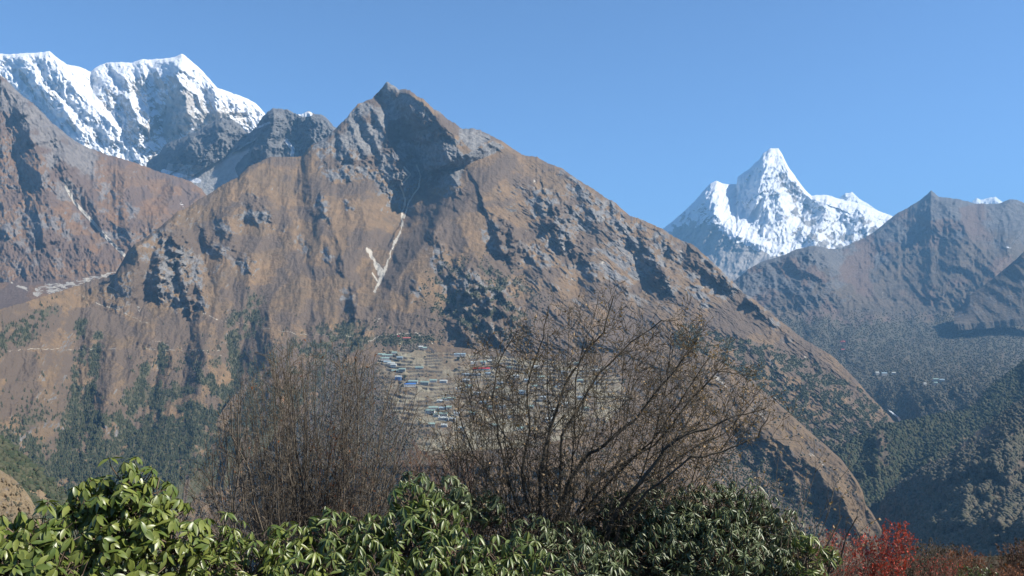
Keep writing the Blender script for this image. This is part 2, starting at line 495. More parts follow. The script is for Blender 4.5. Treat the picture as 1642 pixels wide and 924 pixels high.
L_left = Layer("brown_mountain", -80, 420, 1.2,
    [[(-80, 60, 4200), (0, 121, 4300), (8, 125, 4300), (27, 146, 4350), (54, 167, 4400), (83, 197, 4400), (110, 219, 4450), (134, 234, 4500), (172, 248, 4600), (215, 261, 4700), (268, 280, 4800),
      (285, 284, 4800), (306, 291, 4850), (322, 302, 4850), (345, 330, 4850), (420, 360, 4850)],
     [(-80, 300, 3700), (180, 360, 3800), (420, 400, 4200)],
     [(-80, 455, 3200), (60, 452, 3250), (183, 436, 3400), (300, 440, 3700), (420, 450, 3900)],
     [(-80, 530, 2500), (60, 500, 2600), (183, 480, 2800), (420, 480, 3300)]],
    [150, 90, 40], rel_left, msk_left, mat_left, back=900, drop=900, jag=(1.6, 22), seed=6,
    label="brown grassy mountainside with grey rock ribs at the left edge")

# ---- the big brown mountain in the middle --------------------------------------
CRAGS = [(255, 373, 270, 387, 16, 60), (248, 408, 246, 455, 20, 95), (272, 404, 290, 480, 20, 105), (326, 382, 337, 397, 12, 45), (350, 365, 388, 424, 13, 42), (312, 435, 318, 485, 9, 36),
         (408, 325, 421, 348, 12, 42), (395, 322, 402, 345, 10, 35), (512, 320, 518, 342, 11, 42), (555, 327, 560, 333, 6, 26), (523, 404, 525, 415, 7, 28), (540, 419, 543, 432, 8, 32), (557, 475, 560, 497, 13, 60),
         (690, 371, 697, 395, 13, 56), (790, 373, 800, 402, 17, 74), (808, 380, 830, 400, 12, 50), (722, 450, 735, 470, 18, 70), (745, 455, 773, 484, 26, 105), (728, 478, 735, 490, 14, 50),
         (752, 492, 775, 528, 24, 105), (728, 522, 742, 545, 20, 70), (795, 470, 805, 495, 16, 60), (866, 322, 876, 362, 20, 100), (884, 362, 896, 392, 22, 110), (912, 394, 926, 412, 15, 70),
         (888, 330, 896, 348, 12, 48), (915, 340, 949, 366, 15, 60), (976, 346, 990, 378, 22, 105), (1000, 372, 1020, 392, 11, 45), (1033, 414, 1046, 436, 22, 105), (1042, 436, 1055, 456, 15, 70),
         (1106, 411, 1129, 440, 24, 100), (1137, 431, 1160, 455, 26, 105), (1160, 452, 1190, 482, 22, 90), (1075, 405, 1095, 420, 13, 55), (1058, 385, 1072, 402, 12, 48), (867, 437, 878, 454, 9, 40),
         (788, 374, 802, 400, 15, 60), (817, 374, 847, 415, 11, 48), (937, 431, 949, 443, 9, 34), (828, 295, 864, 316, 8, 34), (926, 310, 940, 336, 15, 62), (907, 284, 926, 304, 11, 42),
         (980, 440, 1010, 470, 9, 36), (1000, 415, 1020, 440, 9, 34), (1195, 478, 1215, 500, 16, 60), (1215, 500, 1240, 522, 10, 40), (1060, 455, 1080, 480, 10, 40), (1110, 465, 1130, 485, 10, 40),
         (950, 322, 962, 332, 8, 30), (1020, 350, 1030, 365, 8, 32), (860, 400, 875, 425, 9, 36), (897, 400, 905, 420, 7, 30), (1260, 545, 1275, 560, 9, 36), (1180, 540, 1195, 560, 10, 36),
         (700, 420, 710, 440, 10, 40), (660, 455, 668, 468, 8, 28), (480, 385, 486, 400, 7, 22), (640, 300, 650, 330, 10, 50), (600, 270, 612, 300, 12, 50), (575, 225, 585, 260, 12, 50), (540, 255, 550, 280, 12, 45),
         (560, 240, 566, 262, 10, 40), (625, 262, 634, 290, 12, 50), (520, 268, 527, 285, 9, 30), (705, 292, 716, 304, 12, 50), (720, 282, 730, 300, 10, 45), (780, 228, 790, 236, 9, 35), (1300, 575, 1312, 590, 9, 32), (1230, 575, 1245, 600, 9, 34)]
def rel_main(X, Y, D):
    wx = X + 6 * fbm(X / 26, Y / 26, 4, 70); wy = Y + 6 * fbm(X / 26, Y / 26, 4, 71)
    d = crest(wx, wy, [(589, 160), (606, 190), (628, 235), (648, 275), (660, 292)], 34, 26, 190)
    d = d - crest(wx, wy, [(606, 158), (636, 212), (662, 262), (672, 292), (652, 335)], 70, 55, 190, False)
    d = d - crest(wx, wy, [(655, 320), (640, 385), (618, 440), (602, 480)], 55, 50, 85)
    d = d + crest(wx, wy, [(650, 140), (680, 162), (702, 195), (722, 222), (742, 250), (748, 264)], 76, 110, 430)
    d = d + crest(wx, wy, [(712, 204), (690, 214), (665, 222), (650, 226)], 9, 16, 75)
    d = d + crest(wx, wy, [(834, 249), (800, 276), (745, 325), (700, 368), (660, 415), (628, 462), (600, 505)], 55, 150, 165)
    d = d - crest(wx, wy, [(768, 300), (720, 345), (675, 385), (640, 430), (612, 465)], 26, 40, 25)
    d = d + crest(wx, wy, [(541, 203), (505, 255), (470, 320), (450, 390)], 70, 70, 70)
    d = d + crest(wx, wy, [(400, 268), (385, 310), (400, 360)], 60, 50, 60)
    d = d + crest(wx, wy, [(217, 388), (221, 405), (222, 428), (205, 440), (190, 446)], 34, 60, 170, False)
    d = d - crest(wx, wy, [(300, 345), (330, 420), (345, 480)], 30, 40, 45)
    d = d - crest(wx, wy, [(460, 300), (440, 400), (420, 480), (385, 560), (375, 620)], 60, 60, 90)
    for sp, a_ in [([(500, 265), (520, 330), (545, 400), (560, 470)], 42), ([(430, 290), (425, 360), (400, 430), (390, 500)], 46), ([(360, 310), (370, 370), (350, 430), (345, 500)], 40), ([(560, 300), (590, 350), (600, 400)], 36),
                   ([(830, 255), (870, 330), (880, 400), (860, 470), (850, 540)], 55), ([(930, 300), (965, 380), (960, 460), (945, 540)], 50), ([(1030, 370), (1060, 440), (1080, 520)], 45), ([(740, 360), (760, 420), (745, 500)], 45), ([(280, 360), (262, 420), (240, 470)], 40)]:
        d = d + crest(wx, wy, sp, 30, 60, a_)
    for sp in [[(470, 300), (485, 380), (500, 470), (490, 540)], [(395, 320), (385, 400), (370, 480)], [(900, 300), (930, 380), (920, 480)], [(1000, 360), (1025, 440), (1020, 520)]]:
        d = d - crest(wx, wy, sp, 16, 26, 34)
    # lower left spurs and forested gullies
    for gx in [[(132, 530), (128, 580), (118, 660), (95, 740)], [(158, 540), (150, 600), (132, 680)], [(235, 590), (215, 650), (190, 740)], [(262, 560), (250, 630), (220, 720)], [(372, 560), (378, 600), (350, 700), (320, 780)], [(318, 470), (300, 560), (285, 640)]]:
        d = d - crest(wx, wy, gx, 22, 30, 42)
    for gx in [[(92, 478), (72, 540), (60, 640)], [(145, 500), (148, 560), (140, 640)], [(185, 520), (188, 600), (165, 700)], [(235, 510), (228, 560)], [(310, 500), (330, 580), (310, 660)], [(420, 480), (440, 540), (430, 620)]]:
        d = d + crest(wx, wy, gx, 30, 46, 48)
    # right flank gullies parallel to the sky edge
    for k, off in enumerate([(0, 50), (-40, 110), (-90, 165)]):
        d = d - crest(wx, wy, [(900 + off[0], 300 + off[1]), (1050 + off[0], 415 + off[1]), (1200 + off[0], 525 + off[1])], 22, 30, 22)
    rightness = sst(690, 860, X + 0.3 * (Y - 350))
    left_n = 26 * ridged((wx * 0.97 + wy * 0.22) / 46, (wy - wx * .2) / 110, 5, 72)
    ang = 0.62
    u = wx * ang - wy * 0.8; v = wx * 0.8 + wy * ang
    right_n = 27 * ridged(u / 34, v / 85, 5, 73)
    hi = 1 - sst(300, 360, Y) * sst(-100, 0, 100 - np.abs(X - 640) * .2)
    top = blob(X, Y, 640, 215, 130, 85, 10, 0.4)
    d = d - left_n * (1 - rightness) - right_n * rightness - top * (20 * ridged(u / 14, v / 50, 5, 76)) + crest(wx, wy, [(655, 165), (668, 190), (676, 212)], 14, 22, 70) + crest(wx, wy, [(636, 150), (646, 185), (655, 210)], 10, 18, 60)
    for rb in [[(560, 195), (572, 225), (590, 255)], [(575, 172), (592, 210), (612, 250)], [(706, 196), (722, 214), (736, 226)], [(664, 236), (676, 258), (684, 280)], [(715, 236), (722, 258)], [(545, 212), (556, 240), (566, 262)]]:
        d = d + crest(wx, wy, rb, 10, 16, 62)
    d = d - 0 * X + crest(wx, wy, [(690, 232), (700, 255), (704, 275)], 14, 22, 55)
    d = d - 7 * ridged(X / 9.5, Y / 14, 4, 74) * (0.5 + 0.4 * rightness) - 13 * rightness * ridged(u / 6.5, v / 26, 4, 69) - 13 * top * ridged(X / 8, Y / 8, 3, 75)
    cwx = wx + 5 * fbm(u / 6, v / 18, 4, 77); cwy = wy + 3 * fbm(u / 6, v / 18, 4, 78); cam_ = 0.75 + 0.9 * fbm(X / 14, Y / 14, 4, 79)
    for i, (x0, y0, x1, y1, w, a) in enumerate(CRAGS):
        mx0, mx1 = min(x0, x1) - 60, max(x0, x1) + 90
        c0 = max(0, int((mx0 - X[0, 0]) / (X[0, 1] - X[0, 0]))); c1 = min(X.shape[1], int((mx1 - X[0, 0]) / (X[0, 1] - X[0, 0])))
        if c1 <= c0: continue
        d[:, c0:c1] += cam_[:, c0:c1] * crest(cwx[:, c0:c1], cwy[:, c0:c1], [(x0 + w * .5, y0), (x1 + w * .5, y1)], w * .9, w * 2.2, a * 0.92, False)
    return d
def crag_mask(X, Y, w_=1.0):
    n = 5 * fbm(X / 9, Y / 9, 3, 80)
    m = Z0(X)
    dx = X[0, 1] - X[0, 0]
    for (x0, y0, x1, y1, w, a) in CRAGS:
        c0 = max(0, int((min(x0, x1) - 60 - X[0, 0]) / dx)); c1 = min(X.shape[1], int((max(x0, x1) + 60 - X[0, 0]) / dx))
        if c1 <= c0: continue
        d, s, t = polydist(X[:, c0:c1] + n[:, c0:c1], Y[:, c0:c1] + n[:, c0:c1], [(x0, y0), (x1, y1)])
        m[:, c0:c1] = np.maximum(m[:, c0:c1], 1 - sst(0.7 * w, 1.7 * w, d))
    return m
def msk_main(X, Y, P, N):
    n1 = fbm(X / 30, Y / 30, 5, 81); n2 = fbm(X / 10, Y / 10, 4, 82)
    u = X * 0.62 - Y * 0.8; v = X * 0.8 + Y * 0.62
    ns = fbm(u / 9, v / 38, 5, 83)
    rightness = sst(690, 860, X + 0.3 * (Y - 350))
    cm = crag_mask(X, Y)
    rk = 0.85 * cm * sst(-0.35, 0.2, n2 + 0.5 * ns)
    topm = poly_in(X + 9 * n1, Y + 9 * n2, [(541, 195), (600, 150), (622, 125), (700, 165), (745, 203), (800, 220), (770, 230), (748, 262), (735, 292), (700, 300), (672, 285), (660, 300), (630, 295), (600, 262), (575, 240), (545, 235), (500, 240)])
    topm *= 1 - 0.75 * line_mask(X + 3 * n2, Y, [(660, 146), (700, 190), (745, 240), (775, 280)], 9)
    topm *= 1 - 0.7 * line_mask(X, Y, [(650, 222), (690, 210), (705, 200)], 4)
    rk = np.maximum(rk, topm)
    rk = np.maximum(rk, 0.8 * poly_in(X + 12 * n1, Y + 12 * n2, [(540, 235), (600, 245), (650, 290), (655, 330), (605, 300), (560, 280), (520, 290), (505, 250)]) * sst(-0.3, 0.15, n2 + ns))
    rk = np.maximum(rk, sst(0.50, 0.34, N[..., 2]) * 0.85)
    rk = np.maximum(rk, rightness * sst(0.12, 0.45, ns + 0.35 * n1) * 0.6 * sst(300, 400, Y + .2 * (X - 800) * 0))
    rk = np.maximum(rk, 0.75 * blob(X, Y, 985, 425, 110, 50, 38) * sst(-0.25, 0.3, ns))
    rk = np.maximum(rk, 0.6 * blob(X, Y, 880, 400, 60, 60, 38) * sst(-0.3, 0.3, ns))
    rk = np.maximum(rk, 0.55 * blob(X, Y, 330, 400, 60, 60, 38) * sst(-0.25, 0.3, n2 + n1))
    # the spur's shaded left side is painted into the heath mask below
    scrub = Z0(X)
    low = sst(0, 1, (Y - np.interp(X[0], [-60, 0, 90, 160, 250, 330, 400, 480, 560, 640, 760, 900, 1000, 1150, 1300, 1440], [640, 640, 600, 560, 560, 520, 500, 520, 520, 600, 590, 560, 560, 560, 590, 680])[None]) / 160 + 0.15)
    f_left = low * (1 - sst(600, 700, X)) * sst(-0.22, 0.18, n1 + 0.5 * n2 + 0.25 * sst(600, 760, Y))
    for gx in [[(132, 520), (128, 580), (118, 660), (95, 740)], [(158, 540), (150, 600), (132, 680)], [(235, 590), (215, 650), (190, 740)], [(262, 560), (250, 630), (220, 720)], [(372, 540), (378, 600), (350, 700)]]:
        d, s_, t_ = polydist(X + 8 * n2, Y, gx)
        f_left = np.maximum(f_left, (1 - sst(4, 15, d)) * 0.95 * sst(-0.5, 0.0, n1))
    f_left = np.maximum(f_left, 0.75 * blob(X, Y, 395, 510, 30, 45, 25) * sst(-0.2, 0.2, n2 + n1))
    f_left = np.maximum(f_left, 0.8 * blob(X, Y, 530, 550, 75, 32, -12) * sst(-0.4, 0.1, n2 + n1))
    f_left = np.maximum(f_left, 0.8 * blob(X, Y, 35, 530, 70, 22, -32) * sst(-0.2, 0.15, n2 + n1))
    f_left = np.maximum(f_left, 0.6 * blob(X, Y, 650, 545, 60, 10, 0))
    bare = line_mask(X + 8 * n2, Y, [(95, 560), (92, 640), (78, 720)], 14) * 0.8 + line_mask(X + 6 * n2, Y, [(185, 560), (175, 650)], 22)
    f_left = f_left * (1 - 0.8 * np.clip(bare, 0, 1))
    f_mid = 0.75 * blob(X, Y, 770, 480, 90, 60, 10) * sst(-0.15, 0.25, n2 + n1)
    f_right = 0.85 * poly_in(X + 14 * n1, Y + 14 * n2, [(1090, 520), (1180, 540), (1300, 580), (1420, 655), (1440, 720), (1340, 730), (1240, 650), (1150, 600), (1080, 560)]) * sst(-0.25, 0.12, n2 + 0.6 * n1)
    scrub = np.clip(np.maximum(np.maximum(f_left, f_mid), f_right), 0, 1)
    n3 = 1.6 * n2
    scr = 0.8 * line_mask(X + n3, Y, [(648, 268), (658, 280), (642, 298), (650, 320), (644, 345), (646, 362)], 1.7)
    scr = np.maximum(scr, 0.9 * line_mask(X + n3, Y, [(668, 265), (674, 282), (671, 300), (655, 325), (648, 350)], 1.4))
    wob = 2.2 * pn(X / 5, Y / 7, 88); stw = np.interp(Y, [345, 380, 410, 445, 468], [1.6, 2.6, 1.8, 4.2, 2.6])
    dS, _, _ = polydist(X + n3 + wob, Y, [(647, 345), (643, 370), (630, 395), (622, 420), (612, 445), (601, 468)])
    scr = np.maximum(scr, (1 - sst(stw * .4, stw * 1.1, dS)) * (0.55 + 0.45 * sst(-.2, .3, pn(X / 4, Y / 4, 89))))
    scr = np.maximum(scr, line_mask(X + n3 + wob, Y, [(590, 401), (600, 418), (612, 438)], np.interp(Y, [400, 420, 440], [5.0, 3.2, 7.0])) * (0.7 + 0.3 * sst(-.2, .3, pn(X / 3, Y / 3, 89))))
    scr = np.maximum(scr, 0.8 * line_mask(X, Y, [(597, 438), (606, 452)], 1.5))
    scr = np.maximum(scr, 0.3 * line_mask(X + n3, Y, [(516, 275), (510, 310), (500, 340)], 2.0))
    # trails
    wv = 2.0 * pn(X / 9, Y * 0, 84)
    for pts, w, a in [([(160, 452), (175, 460), (195, 471)], 1.6, .8), ([(125, 473), (160, 488), (195, 499), (215, 510), (238, 520)], 1.8, .75), ([(258, 480), (290, 492), (330, 503), (350, 513)], 1.8, .8),
                      ([(0, 563), (60, 560), (115, 560), (200, 560), (280, 561), (360, 562)], 1.5, .6), ([(350, 513), (400, 522), (480, 536), (585, 540)], 1.6, .6), ([(585, 540), (600, 522), (615, 500), (601, 470)], 1.6, .4),
                      ([(590, 527), (594, 540)], 1.6, .6), ([(590, 548), (615, 538), (650, 535), (668, 535)], 1.8, .85), ([(668, 535), (690, 548), (708, 558), (720, 568)], 1.8, .9), ([(240, 545), (300, 560), (380, 575), (420, 585)], 1.4, .5),
                      ([(590, 470), (590, 520)], 1.2, .3)]:
        scr = np.maximum(scr, (0.3 + 0.42 * a) * line_mask(X, Y + wv, pts, w * 0.5) * (0.5 + 0.5 * sst(-0.25, 0.15, n2)))
    for (cx, cy, rx, ry, an) in [(607, 513, 7, 3, -10), (300, 465, 3, 7, 0), (1072, 460, 4, 5, 40), (1035, 470, 5, 2, 40), (904, 398, 2, 7, 10), (222, 495, 6, 3, 60), (262, 446, 6, 2, 20), (395, 430, 5, 3, 40), (873, 303, 4, 2, 30), (968, 420, 4, 7, 40),
                                 (858, 290, 3, 5, 30), (1250, 590, 4, 2, 30)]:
        scr = np.maximum(scr, 0.62 * blob(X + 6 * n2, Y + 4 * n2, cx, cy, rx, ry, an) * sst(-.3, .2, pn(X / 3, Y / 3, 86)))
    scr = np.maximum(scr, 0.5 * rightness * sst(0.32, 0.5, fbm(u / 5, v / 22, 4, 85)) * sst(0.1, 0.4, rk))
    heath = np.clip(0.8 * sst(-0.12, 0.25, fbm(X / 60, Y / 45, 4, 87)) + 0.5 * blob(X, Y, 710, 355, 90, 26, -42, .5) + 0.75 * sst(440, 520, Y) * (0.6 + 0.9 * n1), 0, 1)  # heath patches, plus a blob painting shade on the spur's left side
    heath = np.maximum(heath, 0.8 * line_mask(X + 5 * n2, Y, [(815, 262), (760, 305), (705, 350), (655, 400), (620, 450)], 20))  # strip of painted shade along the left of the spur crest
    for hp in [[(140, 520), (120, 570)], [(172, 510), (160, 560), (150, 600)], [(300, 560), (270, 620)], [(330, 560), (310, 620)], [(430, 470), (415, 520)]]:
        heath = np.maximum(heath, 0.8 * line_mask(X + 4 * n2, Y, hp, 9))
    return M(rk, scrub, scr), M(Z0(X), heath)
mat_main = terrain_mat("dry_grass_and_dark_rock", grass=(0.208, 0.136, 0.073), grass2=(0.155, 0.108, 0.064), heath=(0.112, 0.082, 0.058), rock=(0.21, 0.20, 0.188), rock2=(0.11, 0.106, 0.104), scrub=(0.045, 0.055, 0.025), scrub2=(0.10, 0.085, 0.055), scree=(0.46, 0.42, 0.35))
L_main = Layer("grassy_mountain", -80, 1460, 1.25,
    [[(-80, 540, 1900), (0, 497, 2150), (40, 485, 2300), (75, 474, 2500), (110, 463, 2650), (150, 449, 2800), (170, 445, 2850), (184, 441, 2900), (192, 428, 2930), (204, 405, 2960), (215, 393, 3000), (222, 389, 3050), (240, 378, 3100), (262, 360, 3200), (285, 340, 3280),
      (300, 333, 3320), (335, 312, 3450), (360, 295, 3550), (380, 285, 3620), (400, 268, 3700), (434, 251, 3850), (465, 253, 3950), (482, 251, 4000), (496, 237, 4050), (524, 220, 4150), (541, 203, 4200),
      (557, 189, 4300), (574, 167, 4350), (583, 165, 4380), (591, 160, 4420), (597, 161, 4440), (604, 151, 4460), (608, 147, 4470), (613, 141, 4485), (619, 132, 4500), (622, 131.5, 4500), (627, 136, 4500), (639, 142, 4500), (656, 146, 4480), (676, 158, 4460), (693, 173, 4440), (704, 179, 4430), (718, 192, 4410),
      (743, 207, 4390), (766, 208, 4370), (794, 221, 4340), (822, 238, 4300), (836, 248, 4290), (861, 253, 4270), (884, 264, 4250), (901, 271, 4230), (923, 286, 4200), (949, 302, 4160), (966, 314, 4130), (975, 321, 4120), (983, 323, 4110), (997, 335, 4090),
      (1011, 347, 4060), (1033, 355, 4030), (1061, 368, 3980), (1084, 382, 3930), (1106, 390, 3880), (1118, 399, 3850), (1143, 421, 3780), (1174, 452, 3680), (1191, 469, 3620), (1213, 483, 3560), (1250, 514, 3450),
      (1288, 544, 3330), (1338, 573, 3180), (1367, 604, 3080), (1408, 649, 2950), (1430, 672, 2880), (1446, 690, 2850), (1460, 705, 2800)],
     [(-80, 640, 1700), (0, 600, 1900), (100, 560, 2280), (190, 500, 2650), (250, 460, 2850), (350, 420, 3050), (500, 350, 3450), (620, 310, 3700), (800, 360, 3550), (1000, 450, 3350), (1150, 520, 3150), (1300, 620, 2800), (1442, 700, 2700), (1460, 720, 2700)],
     [(-80, 720, 1550), (0, 700, 1650), (100, 660, 1950), (250, 580, 2350), (450, 520, 2600), (620, 500, 2800), (800, 520, 2750), (1000, 560, 2700), (1180, 620, 2600), (1340, 720, 2500), (1460, 760, 2500)],
     [(-80, 850, 1450), (100, 840, 1600), (250, 800, 1700), (450, 680, 2000), (620, 600, 2400), (900, 620, 2500), (1180, 680, 2450), (1340, 760, 2350), (1460, 820, 2300)]],
    [190, 110, 110], rel_main, msk_main, mat_main, jag=(1.9, 20), jagf=lambda xs: 1 + 0.5 * sst(535, 560, xs) * (1 - sst(760, 800, xs)) - 1.2 * np.exp(-((xs - 622) / 14) ** 2), seed=8,
    label="broad brown grassy mountain with a dark rocky pointed summit")

# ---- the shelf with the terraced village, and the brown nose to its right --------
TERR_Y = (548.0, 745.0)
def rel_shelf(X, Y, D):
    wx = X + 6 * fbm(X / 30, Y / 30, 4, 90); wy = Y + 6 * fbm(X / 30, Y / 30, 4, 91)
    flat = poly_in(X, Y, [(585, 545), (720, 552), (980, 560), (1080, 600), (1100, 700), (1000, 745), (660, 745), (640, 690), (600, 640)])
    k = 1 - flat
    wx2 = wx + 14 * fbm(X / 24, Y / 24, 4, 88); wy2 = wy + 14 * fbm(X / 24, Y / 24, 4, 89)
    d = crest(wx2, wy2, [(1170, 640), (1240, 705), (1300, 745), (1345, 790), (1370, 840)], 46, 80, 100)
    d = d + crest(wx, wy, [(1330, 780), (1365, 830), (1390, 880)], 16, 20, 30)
    d = d - crest(wx2, wy2, [(1150, 690), (1210, 760), (1260, 830)], 50, 50, 60)
    d = d + crest(wx2, wy2, [(1200, 720), (1225, 770)], 14, 24, 26) + crest(wx2, wy2, [(1262, 760), (1290, 810)], 14, 24, 26)
    u = wx * 0.62 - wy * 0.8; v = wx * 0.8 + wy * 0.62
    nn = k * (13 * ridged(u / 26, v / 55, 5, 92) + 5 * ridged(X / 10, Y / 12, 4, 93)) + 3 * fbm(X / 20, Y / 20, 3, 94)
    return d - nn
def post_shelf(X, Y, D, P):
    # terrace steps: heights snap to levels with a steep wall between them
    P = P.copy()
    flat = poly_in(X, Y, [(596, 556), (720, 566), (880, 575), (985, 590), (1010, 640), (960, 690), (860, 715), (680, 730), (655, 690), (615, 640)])
    h = P[..., 2] + 16.0 * fbm(P[..., 0] / 260, P[..., 1] / 420, 3, 95) + 2.0 * fbm(P[..., 0] / 50, P[..., 1] / 90, 3, 91) 
    step = 8.6 + 0 * h
    q = h / step
    f = q - np.floor(q)
    sm = np.floor(q) + 0.12 * f + 0.88 * sst(0.74, 0.97, f)
    dz = (sm - q) * step
    brk = sst(-0.22, 0.02, fbm(P[..., 0] / 46, P[..., 1] / 90, 3, 96))
    P[..., 2] += dz * flat * brk
    return P
def msk_shelf(X, Y, P, N):
    n1 = fbm(X / 26, Y / 26, 5, 97); n2 = fbm(X / 8, Y / 8, 4, 98)
    flat = poly_in(X, Y, [(596, 556), (720, 566), (880, 575), (985, 590), (1010, 640), (960, 690), (860, 715), (680, 730), (655, 690), (615, 640)])
    wall = flat * sst(0.86, 0.66, N[..., 2] / np.maximum(1e-3, np.linalg.norm(N, axis=2)))
    u = X * 0.62 - Y * 0.8; v = X * 0.8 + Y * 0.62
    ns = fbm(u / 9, v / 38, 5, 99)
    rk = np.clip(wall + (1 - flat) * sst(0.05, 0.4, ns) * 0.7, 0, 1)
    wood = poly_in(X + 6 * n2, Y + 6 * n1, [(380, 560), (480, 545), (560, 548), (592, 556), (610, 600), (640, 660), (690, 690), (640, 740), (500, 770), (380, 770)])
    scrub = np.maximum(wood * 0.75, (1 - flat) * sst(0.0, 0.3, n2 + n1 * .6) * 0.5)
    gorge = poly_in(X + 8 * n1, Y + 8 * n2, [(1190, 700), (1240, 735), (1300, 790), (1340, 850), (1260, 900), (1120, 760)])
    scrub = np.maximum(scrub, 0.85 * gorge)
    gr = poly_in(X + 8 * n1, Y + 8 * n2, [(640, 548), (690, 552), (680, 562), (630, 560)])
    scrub = np.maximum(scrub, 0.7 * gr)
    scr = 0.55 * line_mask(X + 5 * n2, Y, [(1130, 590), (1240, 680), (1320, 745)], 3) * sst(0.0, .3, ns)
    scr = np.maximum(scr, 0.75 * line_mask(X + 2 * n2, Y, [(590, 549), (615, 540), (650, 537)], 1.6))
    lev = np.floor((P[..., 2] + 16.0 * fbm(P[..., 0] / 260, P[..., 1] / 420, 3, 95)) / 8.6)
    patch = pn(np.floor(X / 34 + lev * 1.7) * 3.7 + .5, lev * 2.3 + .37, 101)
    scr_f = flat * 0.3 * sst(0.1, 0.5, patch)
    ochre = flat * 0
    scrub = np.maximum(scrub, flat * 0.5 * sst(0.15, 0.5, -patch))
    field = flat * (1 - wall) * np.clip(0.55 + 0.9 * patch, 0.1, 0.95) * sst(-0.5, -0.1, n1)
    return M(rk, scrub * (1 - .6 * flat), scr), M(Z0(X), ochre, field)
mat_shelf = terrain_mat("terraced_field_earth", grass=(0.17, 0.118, 0.068), grass2=(0.125, 0.088, 0.055), rock=(0.085, 0.072, 0.06), rock2=(0.05, 0.045, 0.04), scrub=(0.085, 0.068, 0.05), scrub2=(0.13, 0.098, 0.075), scree=(0.38, 0.34, 0.28), s=0.6)
L_shelf = Layer("terraced_hillside", 200, 1450, 1.25,
    [[(200, 800, 1750), (260, 770, 1850), (320, 715, 1980), (370, 640, 2150), (420, 592, 2350), (480, 570, 2450), (540, 556, 2520), (590, 548, 2600), (615, 545, 2600), (650, 545, 2600), (700, 553, 2570), (780, 563, 2540), (850, 568, 2500), (1000, 566, 2500), (1080, 560, 2480), (1120, 566, 2430), (1150, 577, 2400), (1180, 596, 2370), (1234, 635, 2280), (1267, 664, 2200),
      (1300, 694, 2130), (1334, 723, 2040), (1350, 738, 2000), (1363, 756, 1960), (1375, 772, 1920), (1384, 789, 1880), (1388, 810, 1850), (1398, 822, 1820), (1408, 839, 1780), (1418, 858, 1740), (1450, 905, 1700)],
     [(200, 880, 1600), (370, 760, 1900), (480, 750, 1760), (600, 745, 1620), (700, 745, 1540), (900, 750, 1480), (1100, 760, 1600), (1180, 790, 1700), (1300, 850, 1700), (1400, 900, 1680), (1450, 960, 1650)],
     [(200, 960, 1500), (370, 860, 1700), (700, 860, 1350), (1100, 900, 1400), (1300, 960, 1500), (1450, 1000, 1550)]],
    [300, 50], rel_shelf, msk_shelf, mat_shelf, back=260, drop=420, jag=(0.9, 30), seed=9, post=post_shelf,
    label="terraced fields on a shelf of land with a brown nose of hillside to the right")

# ---- the pointed snow peak ---------------------------------------------------------
def rel_peak(X, Y, D):
    wx = X + 4 * fbm(X / 20, Y / 20, 3, 110); wy = Y + 4 * fbm(X / 20, Y / 20, 3, 111)
    d = crest(wx, wy, [(1149, 290), (1143, 315), (1144, 341), (1162, 365), (1190, 380), (1214, 390), (1245, 400), (1272, 410)], 60, 60, 620)
    d = d + crest(wx, wy, [(1236, 238), (1230, 268), (1218, 295), (1212, 320), (1200, 345)], 42, 60, 650)
    d = d + crest(wx, wy, [(1256, 250), (1265, 285), (1290, 312), (1320, 325)], 16, 60, 330)
    d = d - crest(wx, wy, [(1182, 298), (1186, 320), (1196, 350), (1230, 385), (1262, 398)], 40, 40, 260)
    d = d + crest(wx, wy, [(1247, 300), (1252, 330), (1262, 352)], 16, 26, 240)
    d = d + crest(wx, wy, [(1328, 314), (1322, 345), (1310, 375), (1300, 400)], 34, 30, 420)
    d = d + crest(wx, wy, [(1371, 325), (1385, 350), (1390, 375)], 30, 30, 330)
    d = d + crest(wx, wy, [(1352, 322), (1358, 350)], 16, 20, 200)
    u = wx * 0.85 + wy * 0.5; v = wy * 0.85 - wx * 0.5
    d = d - 170 * ridged(u / 22, v / 60, 4, 112) - 36 * ridged(X / 8, Y / 14, 3, 113)
    low = sst(0, 40, Y - np.interp(X[0], [1060, 1143, 1214, 1272, 1320, 1430], [395, 350, 395, 412, 418, 400])[None])
    return d
def msk_peak(X, Y, P, N):
    n1 = fbm(X / 12, Y / 12, 5, 114); n2 = fbm(X / 30, Y / 30, 3, 115)
    lim = np.interp(X[0], [1060, 1100, 1143, 1165, 1214, 1272, 1300, 1330, 1380, 1430], [376, 360, 358, 378, 402, 416, 414, 408, 395, 375])[None]
    sn = 1 - sst(-10, 12, Y - lim + 10 * n1)
    steep = sst(0.40, 0.22, N[..., 2])
    sn = sn * (1 - 0.6 * steep * sst(-.3, .15, n2)) * (1 - 0.35 * sst(0.1, 0.4, n1)) + 0.03
    fl = ridged((X * .85 + Y * .5) / 7, (Y * .85 - X * .5) / 30, 4, 116)
    sn = sn - 0.45 * sst(0.0, -0.5, fl) * sst(-0.2, 0.2, n2 + 0.1)
    sn = sn * (1 - 0.6 * blob(X, Y, 1265, 300, 12, 22, -30) * sst(-.1, .2, n1 + .1))
    sn = sn * (1 - 0.6 * blob(X, Y, 1295, 348, 34, 26, 0) * sst(-.2, .2, n1)) * (1 - 0.6 * blob(X, Y, 1385, 358, 30, 12, 20) * sst(-.2, .2, n1))
    sn = sn * (1 - 0.4 * (1 - sst(1110, 1150, X)) * sst(-.2, .2, n1))
    sn = sn * (1 - 0.6 * sst(360, 380, Y) * sst(1285, 1300, X) * sst(-.2, .1, n1))
    sn = np.maximum(sn, 0.9 * blob(X, Y, 1215, 358, 34, 28, 25, .3) * sst(-.35, -.1, n1))
    br = sst(430, 465, Y)
    return M(1 - br, 0.3 * br, Z0(X)), M(sn)
